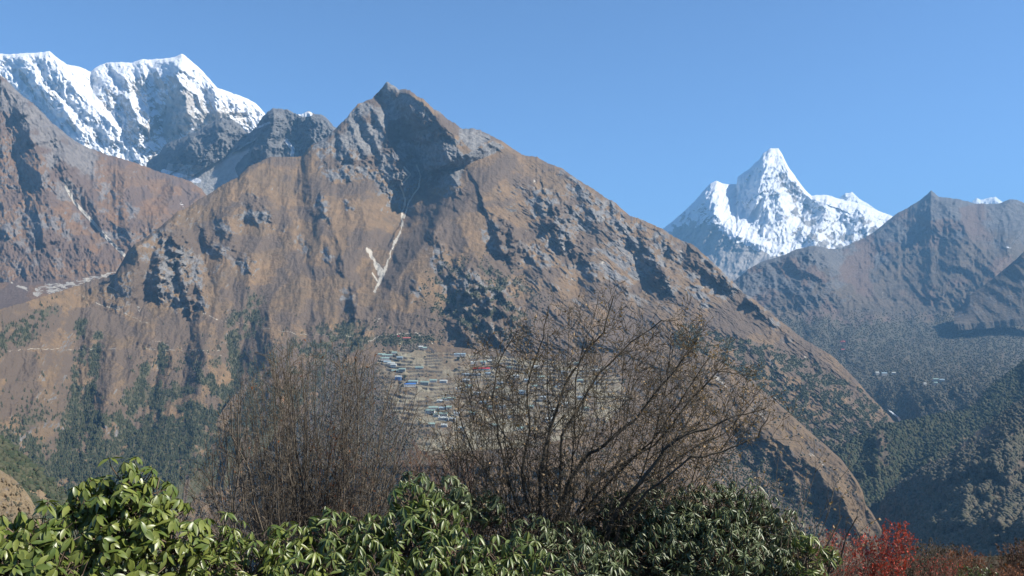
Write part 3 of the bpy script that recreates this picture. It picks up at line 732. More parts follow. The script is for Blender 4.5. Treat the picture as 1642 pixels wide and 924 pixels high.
mat_peak = terrain_mat("ice_and_pale_rock", rock=(0.31, 0.285, 0.26), rock2=(0.18, 0.168, 0.16), s=6.0, bump=3.5)
L_peak = Layer("pointed_snow_mountain", 1040, 1460, 1.1,
    [[(1040, 382, 13000), (1066, 365, 13000), (1080, 354, 13000), (1095, 341, 13000), (1114, 323, 13000), (1125, 310, 13000), (1139, 294, 12900), (1149, 290, 12900), (1160, 295, 13000), (1170, 296, 13000), (1181, 296, 13100), (1183, 284, 13100), (1190, 279, 13150), (1202, 271, 13200),
      (1210, 262, 13200), (1217, 257, 13200), (1224, 246, 13200), (1235, 238.5, 13200), (1241, 238, 13200), (1248, 238.5, 13200), (1255, 249, 13200), (1263, 266, 13200), (1275, 283, 13200), (1285, 297, 13150), (1294, 308, 13100), (1301, 314, 13100), (1312, 313, 13000), (1327, 313, 13000),
      (1345, 319, 13000), (1371, 325, 12900), (1393, 332, 12900), (1412, 340, 12800), (1432, 347, 12800), (1460, 360, 12800)],
     [(1040, 420, 11600), (1143, 400, 11500), (1300, 410, 11300), (1460, 410, 11300)],
     [(1040, 490, 9400), (1180, 480, 9300), (1460, 470, 9300)]],
    [130, 60], rel_peak, msk_peak, mat_peak, back=3000, drop=2500, jag=(0.7, 9), seed=12, foot=900,
    label="steep white pyramid shaped snow peak with a lower shoulder on its left")

def rel_small(X, Y, D):
    return -260 * ridged((X * .8 + Y * .6) / 14, (Y * .8 - X * .6) / 30, 5, 120)
L_small = Layer("distant_snow_mountain", 1320, 1440, 1.2,
    [[(1320, 345, 17000), (1347, 317, 17000), (1356, 309.5, 17000), (1361, 310, 17000), (1366, 308, 17000), (1378, 319, 17000), (1393, 328, 17000), (1408, 338, 17000), (1440, 352, 17000)], [(1320, 400, 15500), (1440, 400, 15500)]],
    [60], rel_small, lambda X, Y, P, N: (M(1 + Z0(X)), M(0.9 + Z0(X))), mat_peak, back=2500, drop=1500, jag=(0.6, 9), seed=14, label="small white snow peak behind the right ridge of the snow pyramid")
L_small2 = Layer("distant_snow_mountain", 1545, 1625, 1.2,
    [[(1545, 335, 19000), (1559, 323, 19000), (1566, 317, 19000), (1572, 321, 19000), (1581, 319, 19000), (1590, 317, 19000), (1596, 315, 19000), (1604, 322, 19000), (1625, 335, 19000)], [(1545, 370, 17500), (1625, 370, 17500)]],
    [40], rel_small, lambda X, Y, P, N: (M(1 + Z0(X)), M(0.85 + Z0(X))), mat_peak, back=2500, drop=1500, jag=(0.8, 7), seed=15, label="tiny far snow summits just showing over the right hand ridge")

# ---- the mountain on the right and the forested valley floor below it ---------------------
def rel_right(X, Y, D):
    wx = X + 7 * fbm(X / 40, Y / 40, 4, 130); wy = Y + 7 * fbm(X / 40, Y / 40, 4, 131)
    d = crest(wx, wy, [(1493, 306), (1520, 335), (1548, 365), (1560, 390), (1600, 430), (1640, 445)], 130, 120, 850)
    d = d + crest(wx, wy, [(1493, 306), (1470, 345), (1440, 375), (1400, 410), (1360, 430)], 50, 60, 230)
    d = d - crest(wx, wy, [(1500, 360), (1490, 400), (1430, 440), (1380, 460)], 60, 50, 170)
    d = d + crest(wx, wy, [(1298, 395), (1310, 420), (1290, 450)], 70, 60, 280)
    d = d + crest(wx, wy, [(1350, 420), (1330, 455), (1280, 490)], 40, 40, 200)
    d = d + crest(wx, wy, [(1460, 425), (1400, 455), (1330, 490)], 30, 60, 160)
    d = d + crest(wx, wy, [(1640, 330), (1680, 380), (1700, 430)], 90, 70, 300)
    flat = sst(470, 520, Y)
    u = wx * 0.75 - wy * 0.6; v = wx * 0.6 + wy * 0.75
    d = d * (1 - 0.7 * flat) - (1 - 0.35 * flat) * (85 * ridged(u / 46, v / 90, 5, 132) + 34 * ridged(X / 13, Y / 15, 4, 133))
    # valley: the slope turns to face left towards the gorge
    d = d - flat * (X - 1250) * 3.2 * sst(500, 640, Y)
    d = d + flat * crest(wx, wy, [(1640, 560), (1560, 600), (1490, 640), (1440, 668)], 26, 70, 190)
    d = d + flat * crest(wx, wy, [(1690, 590), (1600, 625), (1540, 655), (1480, 675)], 20, 60, 150)
    d = d + flat * crest(wx, wy, [(1700, 470), (1560, 520), (1460, 560), (1390, 590)], 24, 70, 170)
    d = d + flat * crest(wx, wy, [(1420, 500), (1370, 540), (1345, 580)], 26, 60, 130)
    d = d + flat * crest(wx, wy, [(1330, 500), (1300, 540)], 26, 50, 110)
    d = d + flat * crest(wx, wy, [(1650, 525), (1540, 565), (1430, 625)], 24, 70, 170)
    return d
def msk_right(X, Y, P, N):
    n1 = fbm(X / 30, Y / 30, 5, 134); n2 = fbm(X / 10, Y / 10, 4, 135)
    top = np.interp(X[0], [1170, 1300, 1400, 1493, 1640], [450, 395, 375, 310, 327])[None]
    rk = 1 - sst(30, 90, Y - top + 50 * n1)
    rk = np.maximum(rk, sst(0.55, 0.35, N[..., 2]) * 0.8)
    forest = sst(492, 530, Y + 16 * n1 + np.where(X > 1500, (X - 1500) * .1, 0))
    forest = np.clip(forest * (0.72 + 0.5 * n2), 0, 1)
    scr = 0.4 * line_mask(X + 3 * n2, Y, [(1415, 468), (1416, 478)], 1) + 0.3 * blob(X + 4 * n2, Y + 4 * n2, 1350, 425, 12, 3, -40) + 0.32 * line_mask(X + 4 * n2, Y + 3 * n2, [(1640, 380), (1620, 410), (1600, 432)], 3)
    scr = scr + 0.4 * blob(X, Y, 1352, 552, 8, 6) 
    sn = 0.7 * blob(X, Y, 1617, 396, 6, 2.5, 20) * sst(-.2, .2, n2)
    return M(rk, forest, scr), M(sn, 0.8 * sst(-0.1, 0.3, fbm(X / 60, Y / 40, 4, 137)))
mat_right = terrain_mat("hazy_heath_and_forest", grass=(0.125, 0.098, 0.072), grass2=(0.09, 0.076, 0.06), rock=(0.13, 0.125, 0.12), rock2=(0.075, 0.072, 0.074), scrub=(0.06, 0.06, 0.042), scrub2=(0.10, 0.088, 0.062), s=2.0, bump=4)
L_right = Layer("heath_mountain", 1150, 1740, 1.25,
    [[(1150, 462, 6200), (1180, 449, 6300), (1198, 433, 6300), (1224, 419, 6400), (1261, 408, 6500), (1275, 402, 6500), (1298, 395, 6600), (1320, 397, 6700), (1345, 400, 7000), (1371, 389, 7600), (1401, 373, 7900), (1430, 349, 8200), (1441, 341, 8300), (1463, 329, 8400),
      (1478, 319, 8500), (1493, 306, 8500), (1504, 315, 8500), (1529, 319, 8500), (1551, 323, 8500), (1566, 327, 8500), (1603, 327, 8400), (1618, 319, 8400), (1629, 321, 8400), (1643, 327, 8400), (1740, 335, 8300)],
     [(1150, 500, 5500), (1350, 500, 5700), (1550, 500, 5900), (1740, 505, 5900)],
     [(1150, 610, 4300), (1350, 612, 4400), (1500, 615, 4500), (1740, 620, 4500)],
     [(1150, 760, 3500), (1740, 760, 3700)]],
    [150, 110, 110], rel_right, msk_right, mat_right, back=2500, drop=1300, jag=(1.4, 20), seed=16,
    label="hazy blue brown mountain above a forested valley at the right")

def rel_edge(X, Y, D):
    return -24 * ridged((X * .75 - Y * .6) / 26, (X * .6 + Y * .75) / 60, 5, 140)
L_edge = Layer("brown_hill", 1530, 1760, 1.3,
    [[(1530, 500, 5350), (1545, 487, 5380), (1555, 473, 5400), (1575, 460, 5400), (1600, 441, 5400), (1620, 424, 5400), (1642, 404, 5400), (1700, 365, 5400), (1760, 340, 5400)], [(1530, 520, 5000), (1560, 518, 5000), (1600, 515, 4980), (1642, 510, 4960), (1760, 500, 4950)]],
    [90], rel_edge, lambda X, Y, P, N: (M(0.5 * sst(-.1, .3, fbm(X / 20, Y / 20, 4, 141)), Z0(X)), M(Z0(X))), mat_right, back=500, drop=300, jag=(0.8, 20), seed=17,
    label="brown shoulder of hillside cutting in at the right edge", foot=40)

# ---- forested ridges lower right ----------------------------------------------------
def rel_h1(X, Y, D):
    wx = X + 6 * fbm(X / 30, Y / 30, 4, 150); wy = Y + 6 * fbm(X / 30, Y / 30, 4, 151)
    d = -14 * ridged(wx / 22, wy / 30, 5, 152) - 45 * ridged((wx * .8 + wy * .6) / 70, (wy * .8 - wx * .6) / 90, 4, 153)
    d = d + crest(wx, wy, [(1420, 690), (1412, 730), (1400, 760)], 26, 40, 70)
    d = d + crest(wx, wy, [(1560, 690), (1500, 730), (1450, 765)], 20, 50, 60)
    return d
def msk_h1(X, Y, P, N):
    n1 = fbm(X / 24, Y / 24, 5, 154); n2 = fbm(X / 8, Y / 8, 4, 155)
    sb = np.clip(0.85 + 0.6 * n2, 0, 1) * (1 - 0.9 * line_mask(X + 8 * n2, Y, [(1412, 700), (1416, 740)], 11)) * (1 - 0.8 * blob(X + 10 * n2, Y, 1570, 700, 60, 12, -30) * sst(-.2, .2, n1))
    return M(0.2 + Z0(X), sb, Z0(X)), M(Z0(X))
mat_forest = terrain_mat("forest_floor", grass=(0.145, 0.105, 0.07), grass2=(0.10, 0.08, 0.055), scrub=(0.036, 0.042, 0.024), scrub2=(0.085, 0.078, 0.052), s=1.0, bump=5)
L_h1 = Layer("forested_ridge", 1310, 1760, 1.3,
    [[(1310, 745, 2300), (1338, 723, 2350), (1367, 706, 2400), (1404, 685, 2450), (1446, 679, 2500), (1492, 669, 2560), (1512, 663, 2600), (1537, 662, 2640), (1560, 652, 2700), (1600, 612, 2850), (1642, 580, 2950), (1760, 500, 3200)],
     [(1310, 820, 2000), (1450, 800, 2150), (1642, 690, 2400), (1760, 640, 2500)]],
    [130], rel_h1, msk_h1, mat_forest, back=450, drop=420, jag=(1.6, 14), seed=18, label="wooded ridge running down to the gorge")
def rel_h2(X, Y, D):
    wx = X + 7 * fbm(X / 30, Y / 30, 4, 160); wy = Y + 7 * fbm(X / 30, Y / 30, 4, 161)
    d = crest(wx, wy, [(1700, 640), (1642, 677), (1612, 706), (1583, 735), (1554, 750), (1512, 775), (1467, 800)], 60, 34, 210)
    d = d + crest(wx, wy, [(1660, 790), (1610, 820), (1590, 850)], 20, 30, 80)
    d = d + crest(wx, wy, [(1642, 730), (1600, 770), (1560, 795)], 20, 30, 70)
    d = d + crest(wx, wy, [(1560, 705), (1500, 738), (1440, 775)], 20, 40, 60)
    d = d + crest(wx, wy, [(1642, 705), (1600, 745), (1540, 790), (1500, 815)], 30, 50, 95)
    d = d - sst(770, 850, Y) * np.clip(X - 1400, 0, 400) * 1.1
    d = d - 16 * ridged(wx / 20, wy / 26, 5, 162) - 38 * ridged((wx * .8 + wy * .6) / 60, (wy * .8 - wx * .6) / 90, 4, 163)
    return d
def msk_h2(X, Y, P, N):
    m1, m2 = msk_h1(X, Y, P, N)
    n2 = fbm(X / 9, Y / 9, 4, 165)
    op = 0  # sunlit crest streaks painted in as tan grass with thinner forest
    for pts, w in [([(1585, 690), (1560, 700), (1500, 737), (1440, 775)], 11), ([(1642, 680), (1612, 707), (1583, 733), (1540, 765), (1500, 790), (1470, 803)], 8), ([(1640, 745), (1600, 800), (1590, 840)], 14), ([(1642, 860), (1620, 880)], 14)]:
        op = np.maximum(op, line_mask(X + 7 * n2, Y + 7 * n2, pts, w) * sst(-.35, .05, n2))
    m1[..., 1] *= 1 - 0.92 * op
    return m1, m2
L_h2 = Layer("forested_ridge", 1395, 1780, 1.3,
    [[(1395, 840, 2020), (1425, 793, 2050), (1450, 768, 2080), (1487, 744, 2120), (1525, 731, 2140), (1540, 715, 2150), (1554, 702, 2160), (1595, 673, 2180), (1642, 640, 2200), (1780, 545, 2200)],
     [(1395, 920, 1820), (1450, 860, 1820), (1550, 800, 1800), (1642, 760, 1780), (1780, 700, 1750)],
     [(1395, 1000, 1550), (1642, 980, 1350), (1780, 960, 1300)]],
    [130, 60], rel_h2, msk_h2, mat_forest, back=450, drop=420, jag=(1.8, 12), seed=19, label="nearer wooded ridge with its flank in deep shadow")

# ---- near green slope and ochre knoll, lower left ----------------------------------------------
def rel_n1(X, Y, D):
    return -10 * ridged(X / 30, Y / 30, 5, 170)
def msk_n1(X, Y, P, N):
    n2 = fbm(X / 12, Y / 12, 4, 171)
    return M(Z0(X), np.clip(0.9 + n2, 0, 1) * (1 - 0.9 * blob(X, Y, 65, 795, 20, 8, 40)), Z0(X)), M(Z0(X))
mat_near = terrain_mat("near_green_slope", grass=(0.24, 0.17, 0.10), grass2=(0.19, 0.14, 0.085), scrub=(0.035, 0.055, 0.018), scrub2=(0.06, 0.07, 0.028), s=0.35, bump=4)
L_n1 = Layer("green_hillside", -120, 300, 1.6,
    [[(-120, 640, 900), (0, 704, 950), (25, 722, 950), (50, 745, 950), (80, 772, 950), (110, 795, 930), (150, 815, 920), (300, 880, 900)], [(-120, 900, 600), (300, 960, 650)]],
    [110], rel_n1, msk_n1, mat_near, back=200, drop=200, jag=(2.0, 20), seed=20, label="green wooded slope at the lower left", foot=200)
def msk_knoll(X, Y, P, N):
    n2 = fbm(X / 8, Y / 8, 4, 181)
    return M(0.5 * sst(0, .3, n2), 0.3 * sst(0.1, .3, fbm(X / 14, Y / 14, 3, 182)), Z0(X)), M(Z0(X))
mat_knoll = terrain_mat("ochre_grass_knoll", grass=(0.24, 0.18, 0.11), grass2=(0.17, 0.13, 0.08), s=0.12, bump=4)
L_knoll = Layer("knoll", -160, 100, 1.2,
    [[(-160, 700, 260), (-60, 728, 270), (0, 754, 280), (20, 765, 280), (36, 782, 280), (48, 797, 275), (56, 812, 270), (100, 900, 250)], [(-160, 930, 160), (100, 990, 170)]],
    [120], lambda X, Y, D: -4.0 * ridged(X / 16, Y / 16, 5, 180), msk_knoll, mat_knoll, back=60, drop=60, jag=(0.9, 10), seed=21, label="ochre dry grass knoll at the lower left edge", foot=80)

# ---- valley bottom and ground sheet reaching beyond the mountains ------------------------------
def ground_sheet():
    g = []
    rr = np.concatenate([[0], np.geomspace(900, 45000, 60)])
    th = np.linspace(0, 2 * np.pi, 97)[:-1]
    V = [(0, 0, -820)]
    for r in rr[1:]:
        x = r * np.sin(th); y = r * np.cos(th)
        z = -820 + 40 * fbm(x / 900, y / 900, 4, 190) - 0.0 * r
        V += list(zip(x, y, z))
    V = np.array(V); n = len(th)
    F = []
    for i in range(len(rr) - 2):
        a = 1 + i * n
        for j in range(n):
            F.append((a + j, a + n + j, a + n + (j + 1) % n, a + (j + 1) % n))
    T = [(0, 1 + j, 1 + (j + 1) % n, 0) for j in range(n)]
    o = mesh_np("ground", V, np.array(F), mat_forest, True, kind='structure', label="valley ground under the mountains")
    a = np.zeros((len(V), 3), np.float32); a[:, 1] = 0.8
    set_color_attr(o, 'm1', a); set_color_attr(o, 'm2', a * 0)
ground_sheet()

# ---- river in the gorge -----------------------------------------------------
def river():
    pts = [(1424, 656), (1430, 660), (1434, 664), (1440, 668), (1444, 674), (1448, 680)]
    wd = [1.5, 2.5, 2.8, 2.0, 2.5, 1.5]
    L, Rr = [], []
    for i, (x, y) in enumerate(pts):
        P, N = L_right.pos(x, y)
        D = P[1] - 25
        L.append(at(x - wd[i], y - .5, D)); Rr.append(at(x + wd[i], y + 1.5, D - 20))
    V = np.array(L + Rr); n = len(pts)
    top = V.copy(); bot = V.copy(); bot[:, 2] -= 4; bot[:, 1] += 2
    VV = np.concatenate([top, bot])
    F = [(i, i + n, i + n + 1, i + 1) for i in range(n - 1)] + [(i + 2 * n, i + 2 * n + 1, i + 3 * n + 1, i + 3 * n) for i in range(n - 1)]
    mesh_np("river", VV, np.array(F), plain_mat("white_water", (0.75, 0.78, 0.8), 0.4, 0.5, 0.05), False, kind='structure', label="white river glinting in the gorge")
river()

# ---- haze ---------------------------------------------------------------------------------------
def haze():
    x0, x1, y0, y1, z0, z1 = -30000, 30000, -3000, 24000, -1900, 3700
    V = [(x, y, z) for x in (x0, x1) for y in (y0, y1) for z in (z0, z1)]
    F = [(0, 1, 3, 2), (4, 6, 7, 5), (0, 4, 5, 1), (2, 3, 7, 6), (0, 2, 6, 4), (1, 5, 7, 3)]
    m = bpy.data.materials.new("haze_air"); m.use_nodes = True
    n = m.node_tree; n.nodes.clear()
    out = n.nodes.new("ShaderNodeOutputMaterial"); pv = n.nodes.new("ShaderNodeVolumePrincipled")
    pv.inputs['Density'].default_value = HAZE_DENSITY
    pv.inputs['Color'].default_value = HAZE_COLOR
    pv.inputs['Anisotropy'].default_value = 0.0
    n.links.new(pv.outputs[0], out.inputs['Volume'])
    mesh_np("haze", V, np.array(F), m, False, kind='stuff', label="thin blue mountain haze filling the air")
haze()
# ================================================================== FORESTS (far woods that read as one mass)
def cone_tree_template(k, sides=6, tiers=3):
    g = np.random.default_rng(300 + k)
    V, F = [], []
    for t in range(tiers):
        z0 = 0.12 + 0.27 * t; z1 = min(1.0, z0 + 0.42)
        r = 0.26 * (1 - 0.26 * t)
        b = len(V)
        for i in range(sides):
            a = 2 * math.pi * (i + 0.5 * (t % 2)) / sides
            rr = r * g.uniform(0.65, 1.25)
            V.append((rr * math.cos(a), rr * math.sin(a), z0 + g.uniform(-.05, .05)))
        V.append((g.uniform(-.03, .03), g.uniform(-.03, .03), z1))
        for i in range(sides):
            F.append((b + i, b + (i + 1) % sides, b + sides))
    return np.array(V), np.array(F)

def bush_template(k, sides=6):
    g = np.random.default_rng(400 + k)
    V, F = [], []
    for j, (z, r) in enumerate([(0.0, 0.42), (0.35, 0.55), (0.7, 0.38)]):
        for i in range(sides):
            a = 2 * math.pi * (i + 0.5 * j) / sides
            rr = r * g.uniform(0.7, 1.3)
            V.append((rr * math.cos(a), rr * math.sin(a), z + g.uniform(-.08, .08)))
    V.append((0, 0, g.uniform(.85, 1.05)))
    for j in range(2):
        for i in range(sides):
            a, b = j * sides + i, j * sides + (i + 1) % sides
            F += [(a, b, b + sides), (a, b + sides, a + sides)]
    for i in range(sides):
        F.append((2 * sides + i, 2 * sides + (i + 1) % sides, 3 * sides))
    return np.array(V), np.array(F)

def instance(templates, pos, sc3, rot):
    """merge transformed copies of the templates into one vertex/face array"""
    VV, FF = [], []; off = 0
    n = len(pos); which = np.arange(n) % len(templates)
    for k, (TV, TF) in enumerate(templates):
        m = which == k
        if not m.any(): continue
        c, s = np.cos(rot[m])[:, None], np.sin(rot[m])[:, None]
        X = TV[None, :, 0] * sc3[m, 0:1]; Y = TV[None, :, 1] * sc3[m, 0:1]; Z = TV[None, :, 2] * sc3[m, 1:2]
        P = np.stack([X * c - Y * s, X * s + Y * c, Z], -1) + pos[m][:, None, :]
        nv = TV.shape[0]; cnt = m.sum()
        F = TF[None] + (np.arange(cnt) * nv)[:, None, None] + off
        VV.append(P.reshape(-1, 3)); FF.append(F.reshape(-1, TF.shape[1])); off += cnt * nv
    return np.concatenate(VV), np.concatenate(FF)

CONES = [cone_tree_template(k) for k in range(4)]
BUSHES = [bush_template(k) for k in range(4)]
mat_conifer = plain_mat("conifer_needles", (0.036, 0.047, 0.024), 0.9, 0.5, 0.02, 0.1, col2=(0.072, 0.07, 0.04), perleaf=True)
mat_bushwood = plain_mat("leafless_birch_wood", (0.115, 0.10, 0.072), 0.95, 0.5, 0.02, 0.05, col2=(0.068, 0.068, 0.046), perleaf=True)

def forest(name, L, n, size, label, mat, templates, region=None, power=1.0, seed=0, asp=1.0, sink=0.1):
    g = np.random.default_rng(seed)
    w = np.clip(L.m1[..., 1], 0, 1) ** power * (1 - np.clip(L.m1[..., 2], 0, 1))
    if region is not None: w = w * region(L.X, L.Y)
    w = w * (L.Y < 930) * (L.X > -30) * (L.X < 1680)
    dy = np.abs(np.gradient(L.Y, axis=0)) + 1e-3
    w = (w * dy * (L.D / L.D.mean()) ** 0.5).ravel()
    idx = g.choice(len(w), size=n, p=w / w.sum())
    P = L.P.reshape(-1, 3)[idx].copy()
    cellm = (L.D.ravel()[idx] / FPX * L.step)
    P[:, 0] += g.uniform(-.5, .5, n) * cellm
    h = g.uniform(size[0], size[1], n)
    P[:, 2] -= h * sink
    V, F = instance(templates, P, np.stack([h * asp * g.uniform(.8, 1.25, n), h], -1), g.uniform(0, 6.28, n))
    return mesh_np(name, V, F, mat, name == 'woodland', kind='stuff', label=label)

forest("forest", L_main, 19000, (5, 10), "dark conifer forest filling the gullies of the lower left slope", mat_conifer, CONES, lambda X, Y: (X < 640) * sst(0.35, .7, fbm(X / 6, Y / 6, 2, 201) + .6), 2.0, 1, 1.15)
forest("scrub", L_main, 9000, (2.5, 6), "low juniper scrub scattered over the right flank and cliffs of the brown mountain", mat_conifer, BUSHES, lambda X, Y: (X > 600), 1.5, 2)
forest("woodland", L_right, 26000, (5, 10), "hazy forest covering the valley floor at the right", mat_bushwood, BUSHES, None, 1.0, 3)
forest("woodland", L_h1, 7000, (6, 12), "dark mixed forest on the wooded ridge above the gorge", mat_conifer, BUSHES + CONES[:2], None, 1.0, 4)
forest("woodland", L_h2, 12000, (5, 11), "shaded forest on the nearest wooded ridge at the lower right", mat_bushwood, BUSHES + CONES[:1], None, 1.0, 5)
forest("woodland", L_n1, 3500, (3, 7), "green forest on the near slope at the lower left", mat_conifer, CONES + BUSHES, None, 1.0, 6, 1.3)
forest("woodland", L_shelf, 9000, (2.5, 6), "leafless brown woodland at the left edge of the terraced village", mat_bushwood, BUSHES, lambda X, Y: (X < 690), 1.0, 7, .9)
forest("scrub", L_shelf, 3500, (2.0, 5), "dark scrub in the gully of the brown hillside nose", mat_conifer, BUSHES, lambda X, Y: (X > 900), 2.0, 8)
forest("scrub", L_knoll, 500, (0.3, 1.0), "small tufts of scrub on the ochre knoll", mat_bushwood, BUSHES, None, 1.0, 9)

# ---- individual trees ----------------------------------------------------------
def merge_mesh(name, V, F, mat):
    me = bpy.data.meshes.new(name); me.from_pydata([tuple(v) for v in V], [], [tuple(int(i) for i in f) for f in F]); me.materials.append(mat); return me
mat_bark = plain_mat("dark_bark", (0.13, 0.10, 0.08), 0.95, 0.5, 20, 0.1)
def prism(r0, r1, h, sides=6):
    V = [(r0 * math.cos(2 * math.pi * i / sides), r0 * math.sin(2 * math.pi * i / sides), 0) for i in range(sides)] + [(r1 * math.cos(2 * math.pi * i / sides), r1 * math.sin(2 * math.pi * i / sides), h) for i in range(sides)]
    F = [(i, (i + 1) % sides, (i + 1) % sides + sides, i + sides) for i in range(sides)]
    return V, F
def make_tree(name, loc, h, kind, label, cat, group):
    root = empty(name, loc, label, cat, group, random.uniform(0, 6.28))
    if kind == 'cone':
        V, F = cone_tree_template(random.randint(0, 999), 9, 5 if False else 3); V = V * np.array([h * 1.25, h * 1.25, h])
    else:
        g = np.random.default_rng(random.randint(0, 9999)); n = 60
        u = g.normal(size=(n, 3)); u /= np.linalg.norm(u, axis=1, keepdims=True); u *= g.uniform(.3, 1, (n, 1)) ** .5
        P = u * np.array([h * .42, h * .42, h * .36]) + np.array([0, 0, h * .6])
        V, F = instance(BUSHES, P, np.stack([np.full(n, h * .2), np.full(n, h * .18)], -1), g.uniform(0, 6, n))
    me = merge_mesh("crown", V, F, mat_conifer)
    c = bpy.data.objects.new("crown", me); C.objects.link(c); c.parent = root
    V, F = prism(h * .035, h * .015, h * .55)
    t = bpy.data.objects.new("trunk", merge_mesh("trunk", V, F, mat_bark)); C.objects.link(t); t.parent = root
    return root
def copy_tree(o, parent=None):
    c = o.copy(); C.objects.link(c); c.parent = parent
    for ch in [x for x in bpy.data.objects if x.parent == o]: copy_tree(ch, c)
    return c
lone = [(10, 612), (28, 610), (56, 572), (68, 600), (5, 628), (15, 630), (40, 626), (50, 630), (75, 632), (93, 632), (20, 640), (28, 668), (62, 575), (70, 604), (88, 624), (100, 620), (48, 550), (35, 655), (60, 645), (45, 690),
        (8, 560), (150, 558), (147, 572), (165, 640), (210, 575), (232, 560), (262, 520), (135, 480), (140, 490), (300, 525), (325, 540), (195, 700), (112, 700), (180, 650), (240, 500)]
protos = [make_tree("conifer_tree", (0, 0, 0), 9, 'cone', "dark green conifer standing singly on the brown slope at the left, clear of the forest", "tree", "lone conifers dotted over the lower left slope") for _ in range(3)]
for i, (px, py) in enumerate(lone):
    o = protos[i] if i < 3 else copy_tree(protos[i % 3])
    P, N = L_main.pos(px, py)
    o.location = P - np.array([0, 0, 1.0]); s_ = random.uniform(0.8, 1.35); o.scale = (s_, s_, s_ * random.uniform(.9, 1.2)); o.rotation_euler.z = random.uniform(0, 6)

# ================================================================== THE VILLAGE
roof_cols = {'green': (0.24, 0.32, 0.28), 'pale': (0.44, 0.46, 0.43), 'blue': (0.06, 0.15, 0.38), 'sky': (0.25, 0.32, 0.36), 'red': (0.50, 0.05, 0.06), 'brick': (0.42, 0.13, 0.10), 'grey': (0.30, 0.33, 0.34)}
mat_roof = {k: plain_mat("painted_roof_" + k, v, 0.9, 0.25, 0.3, 0.1) for k, v in roof_cols.items()}
mat_wall = {'white': plain_mat("whitewashed_wall", (0.5, 0.48, 0.44), 0.9, 0.25, 0.4), 'stone': plain_mat("stone_wall", (0.34, 0.31, 0.27), 0.9, 0.4, 0.5), 'pink': plain_mat("red_washed_wall", (0.42, 0.20, 0.17), 0.9, 0.2, 0.4), 'blue': plain_mat("blue_wall", (0.18, 0.28, 0.50), 0.9, 0.2, 0.4)}
mat_pane = plain_mat("window_glass_dark", (0.04, 0.045, 0.05), 0.2, 0.2, 1.0, 0.5)

def box_vf(x0, x1, y0, y1, z0, z1):
    V = [(x, y, z) for x in (x0, x1) for y in (y0, y1) for z in (z0, z1)]
    return V, [(0, 1, 3, 2), (4, 6, 7, 5), (0, 4, 5, 1), (2, 3, 7, 6), (0, 2, 6, 4), (1, 5, 7, 3)]
def child_mesh(name, V, F, mat, parent, loc=(0, 0, 0)):
    me = bpy.data.meshes.new(name); me.from_pydata(V, [], F); me.materials.append(mat); me.update()
    o = bpy.data.objects.new(name, me); C.objects.link(o); o.parent = parent; o.location = loc
    return o
def house(L, px, py, wpx, roofk, wallk, label, group="houses of the terraced village", cat="house", name="village_house", storeys=1, tiers=False, dpt=7.0, rz=None):
    P, N = L.pos(px, py)
    w = 0.95 * wpx * P[1] / FPX
    d = min(dpt, max(6.0, w * .55)); h = 5.2 * storeys
    root = empty(name, (P[0], P[1] - 2.0, P[2] - 1.0), label, cat, group, R(random.uniform(-14, 10)) if rz is None else rz)
    V, F = box_vf(-w / 2, w / 2, -d / 2, d / 2, -1.5, h + 1.0)
    child_mesh("wall", V, F, mat_wall[wallk], root)
    e = 0.5; rh = 0.42 * d + .4; t = .16
    def gable(z, ww, dd, rh):
        V = [(-ww, -dd, z), (ww, -dd, z), (ww, 0, z + rh), (-ww, 0, z + rh), (ww, dd, z), (-ww, dd, z), (-ww, -dd, z - t), (ww, -dd, z - t), (ww, dd, z - t), (-ww, dd, z - t)]
        F = [(0, 1, 2, 3), (3, 2, 4, 5), (0, 6, 7, 1), (5, 4, 8, 9), (6, 9, 8, 7), (0, 3, 5, 9, 6), (1, 7, 8, 4, 2)]
        return V, F
    V, F = gable(h + 1.15, w / 2 + e, d / 2 + e, rh)
    r = child_mesh("roof", V, F, mat_roof[roofk], root)
    if tiers:
        V, F = box_vf(-w / 5, w / 5, -d / 4, d / 4, h + 1.2, h + rh + 3.2)
        child_mesh("upper_storey", V, F, mat_wall[wallk], root)
        V, F = gable(h + rh + 3.25, w / 5 + .8, d / 4 + .8, 1.6)
        child_mesh("upper_roof", V, F, mat_roof[roofk], root)
    nw = max(2, min(6, int(w / 3.2)))
    for s in range(storeys):
        for i in range(nw):
            x = (i + .5) / nw * w - w / 2
            V, F = box_vf(x - .8, x + .8, -d / 2 - .04, -d / 2 + .05, 1.9 + s * 4.0, 3.6 + s * 4.0)
            child_mesh("window", V, F, mat_pane, root)
    return root

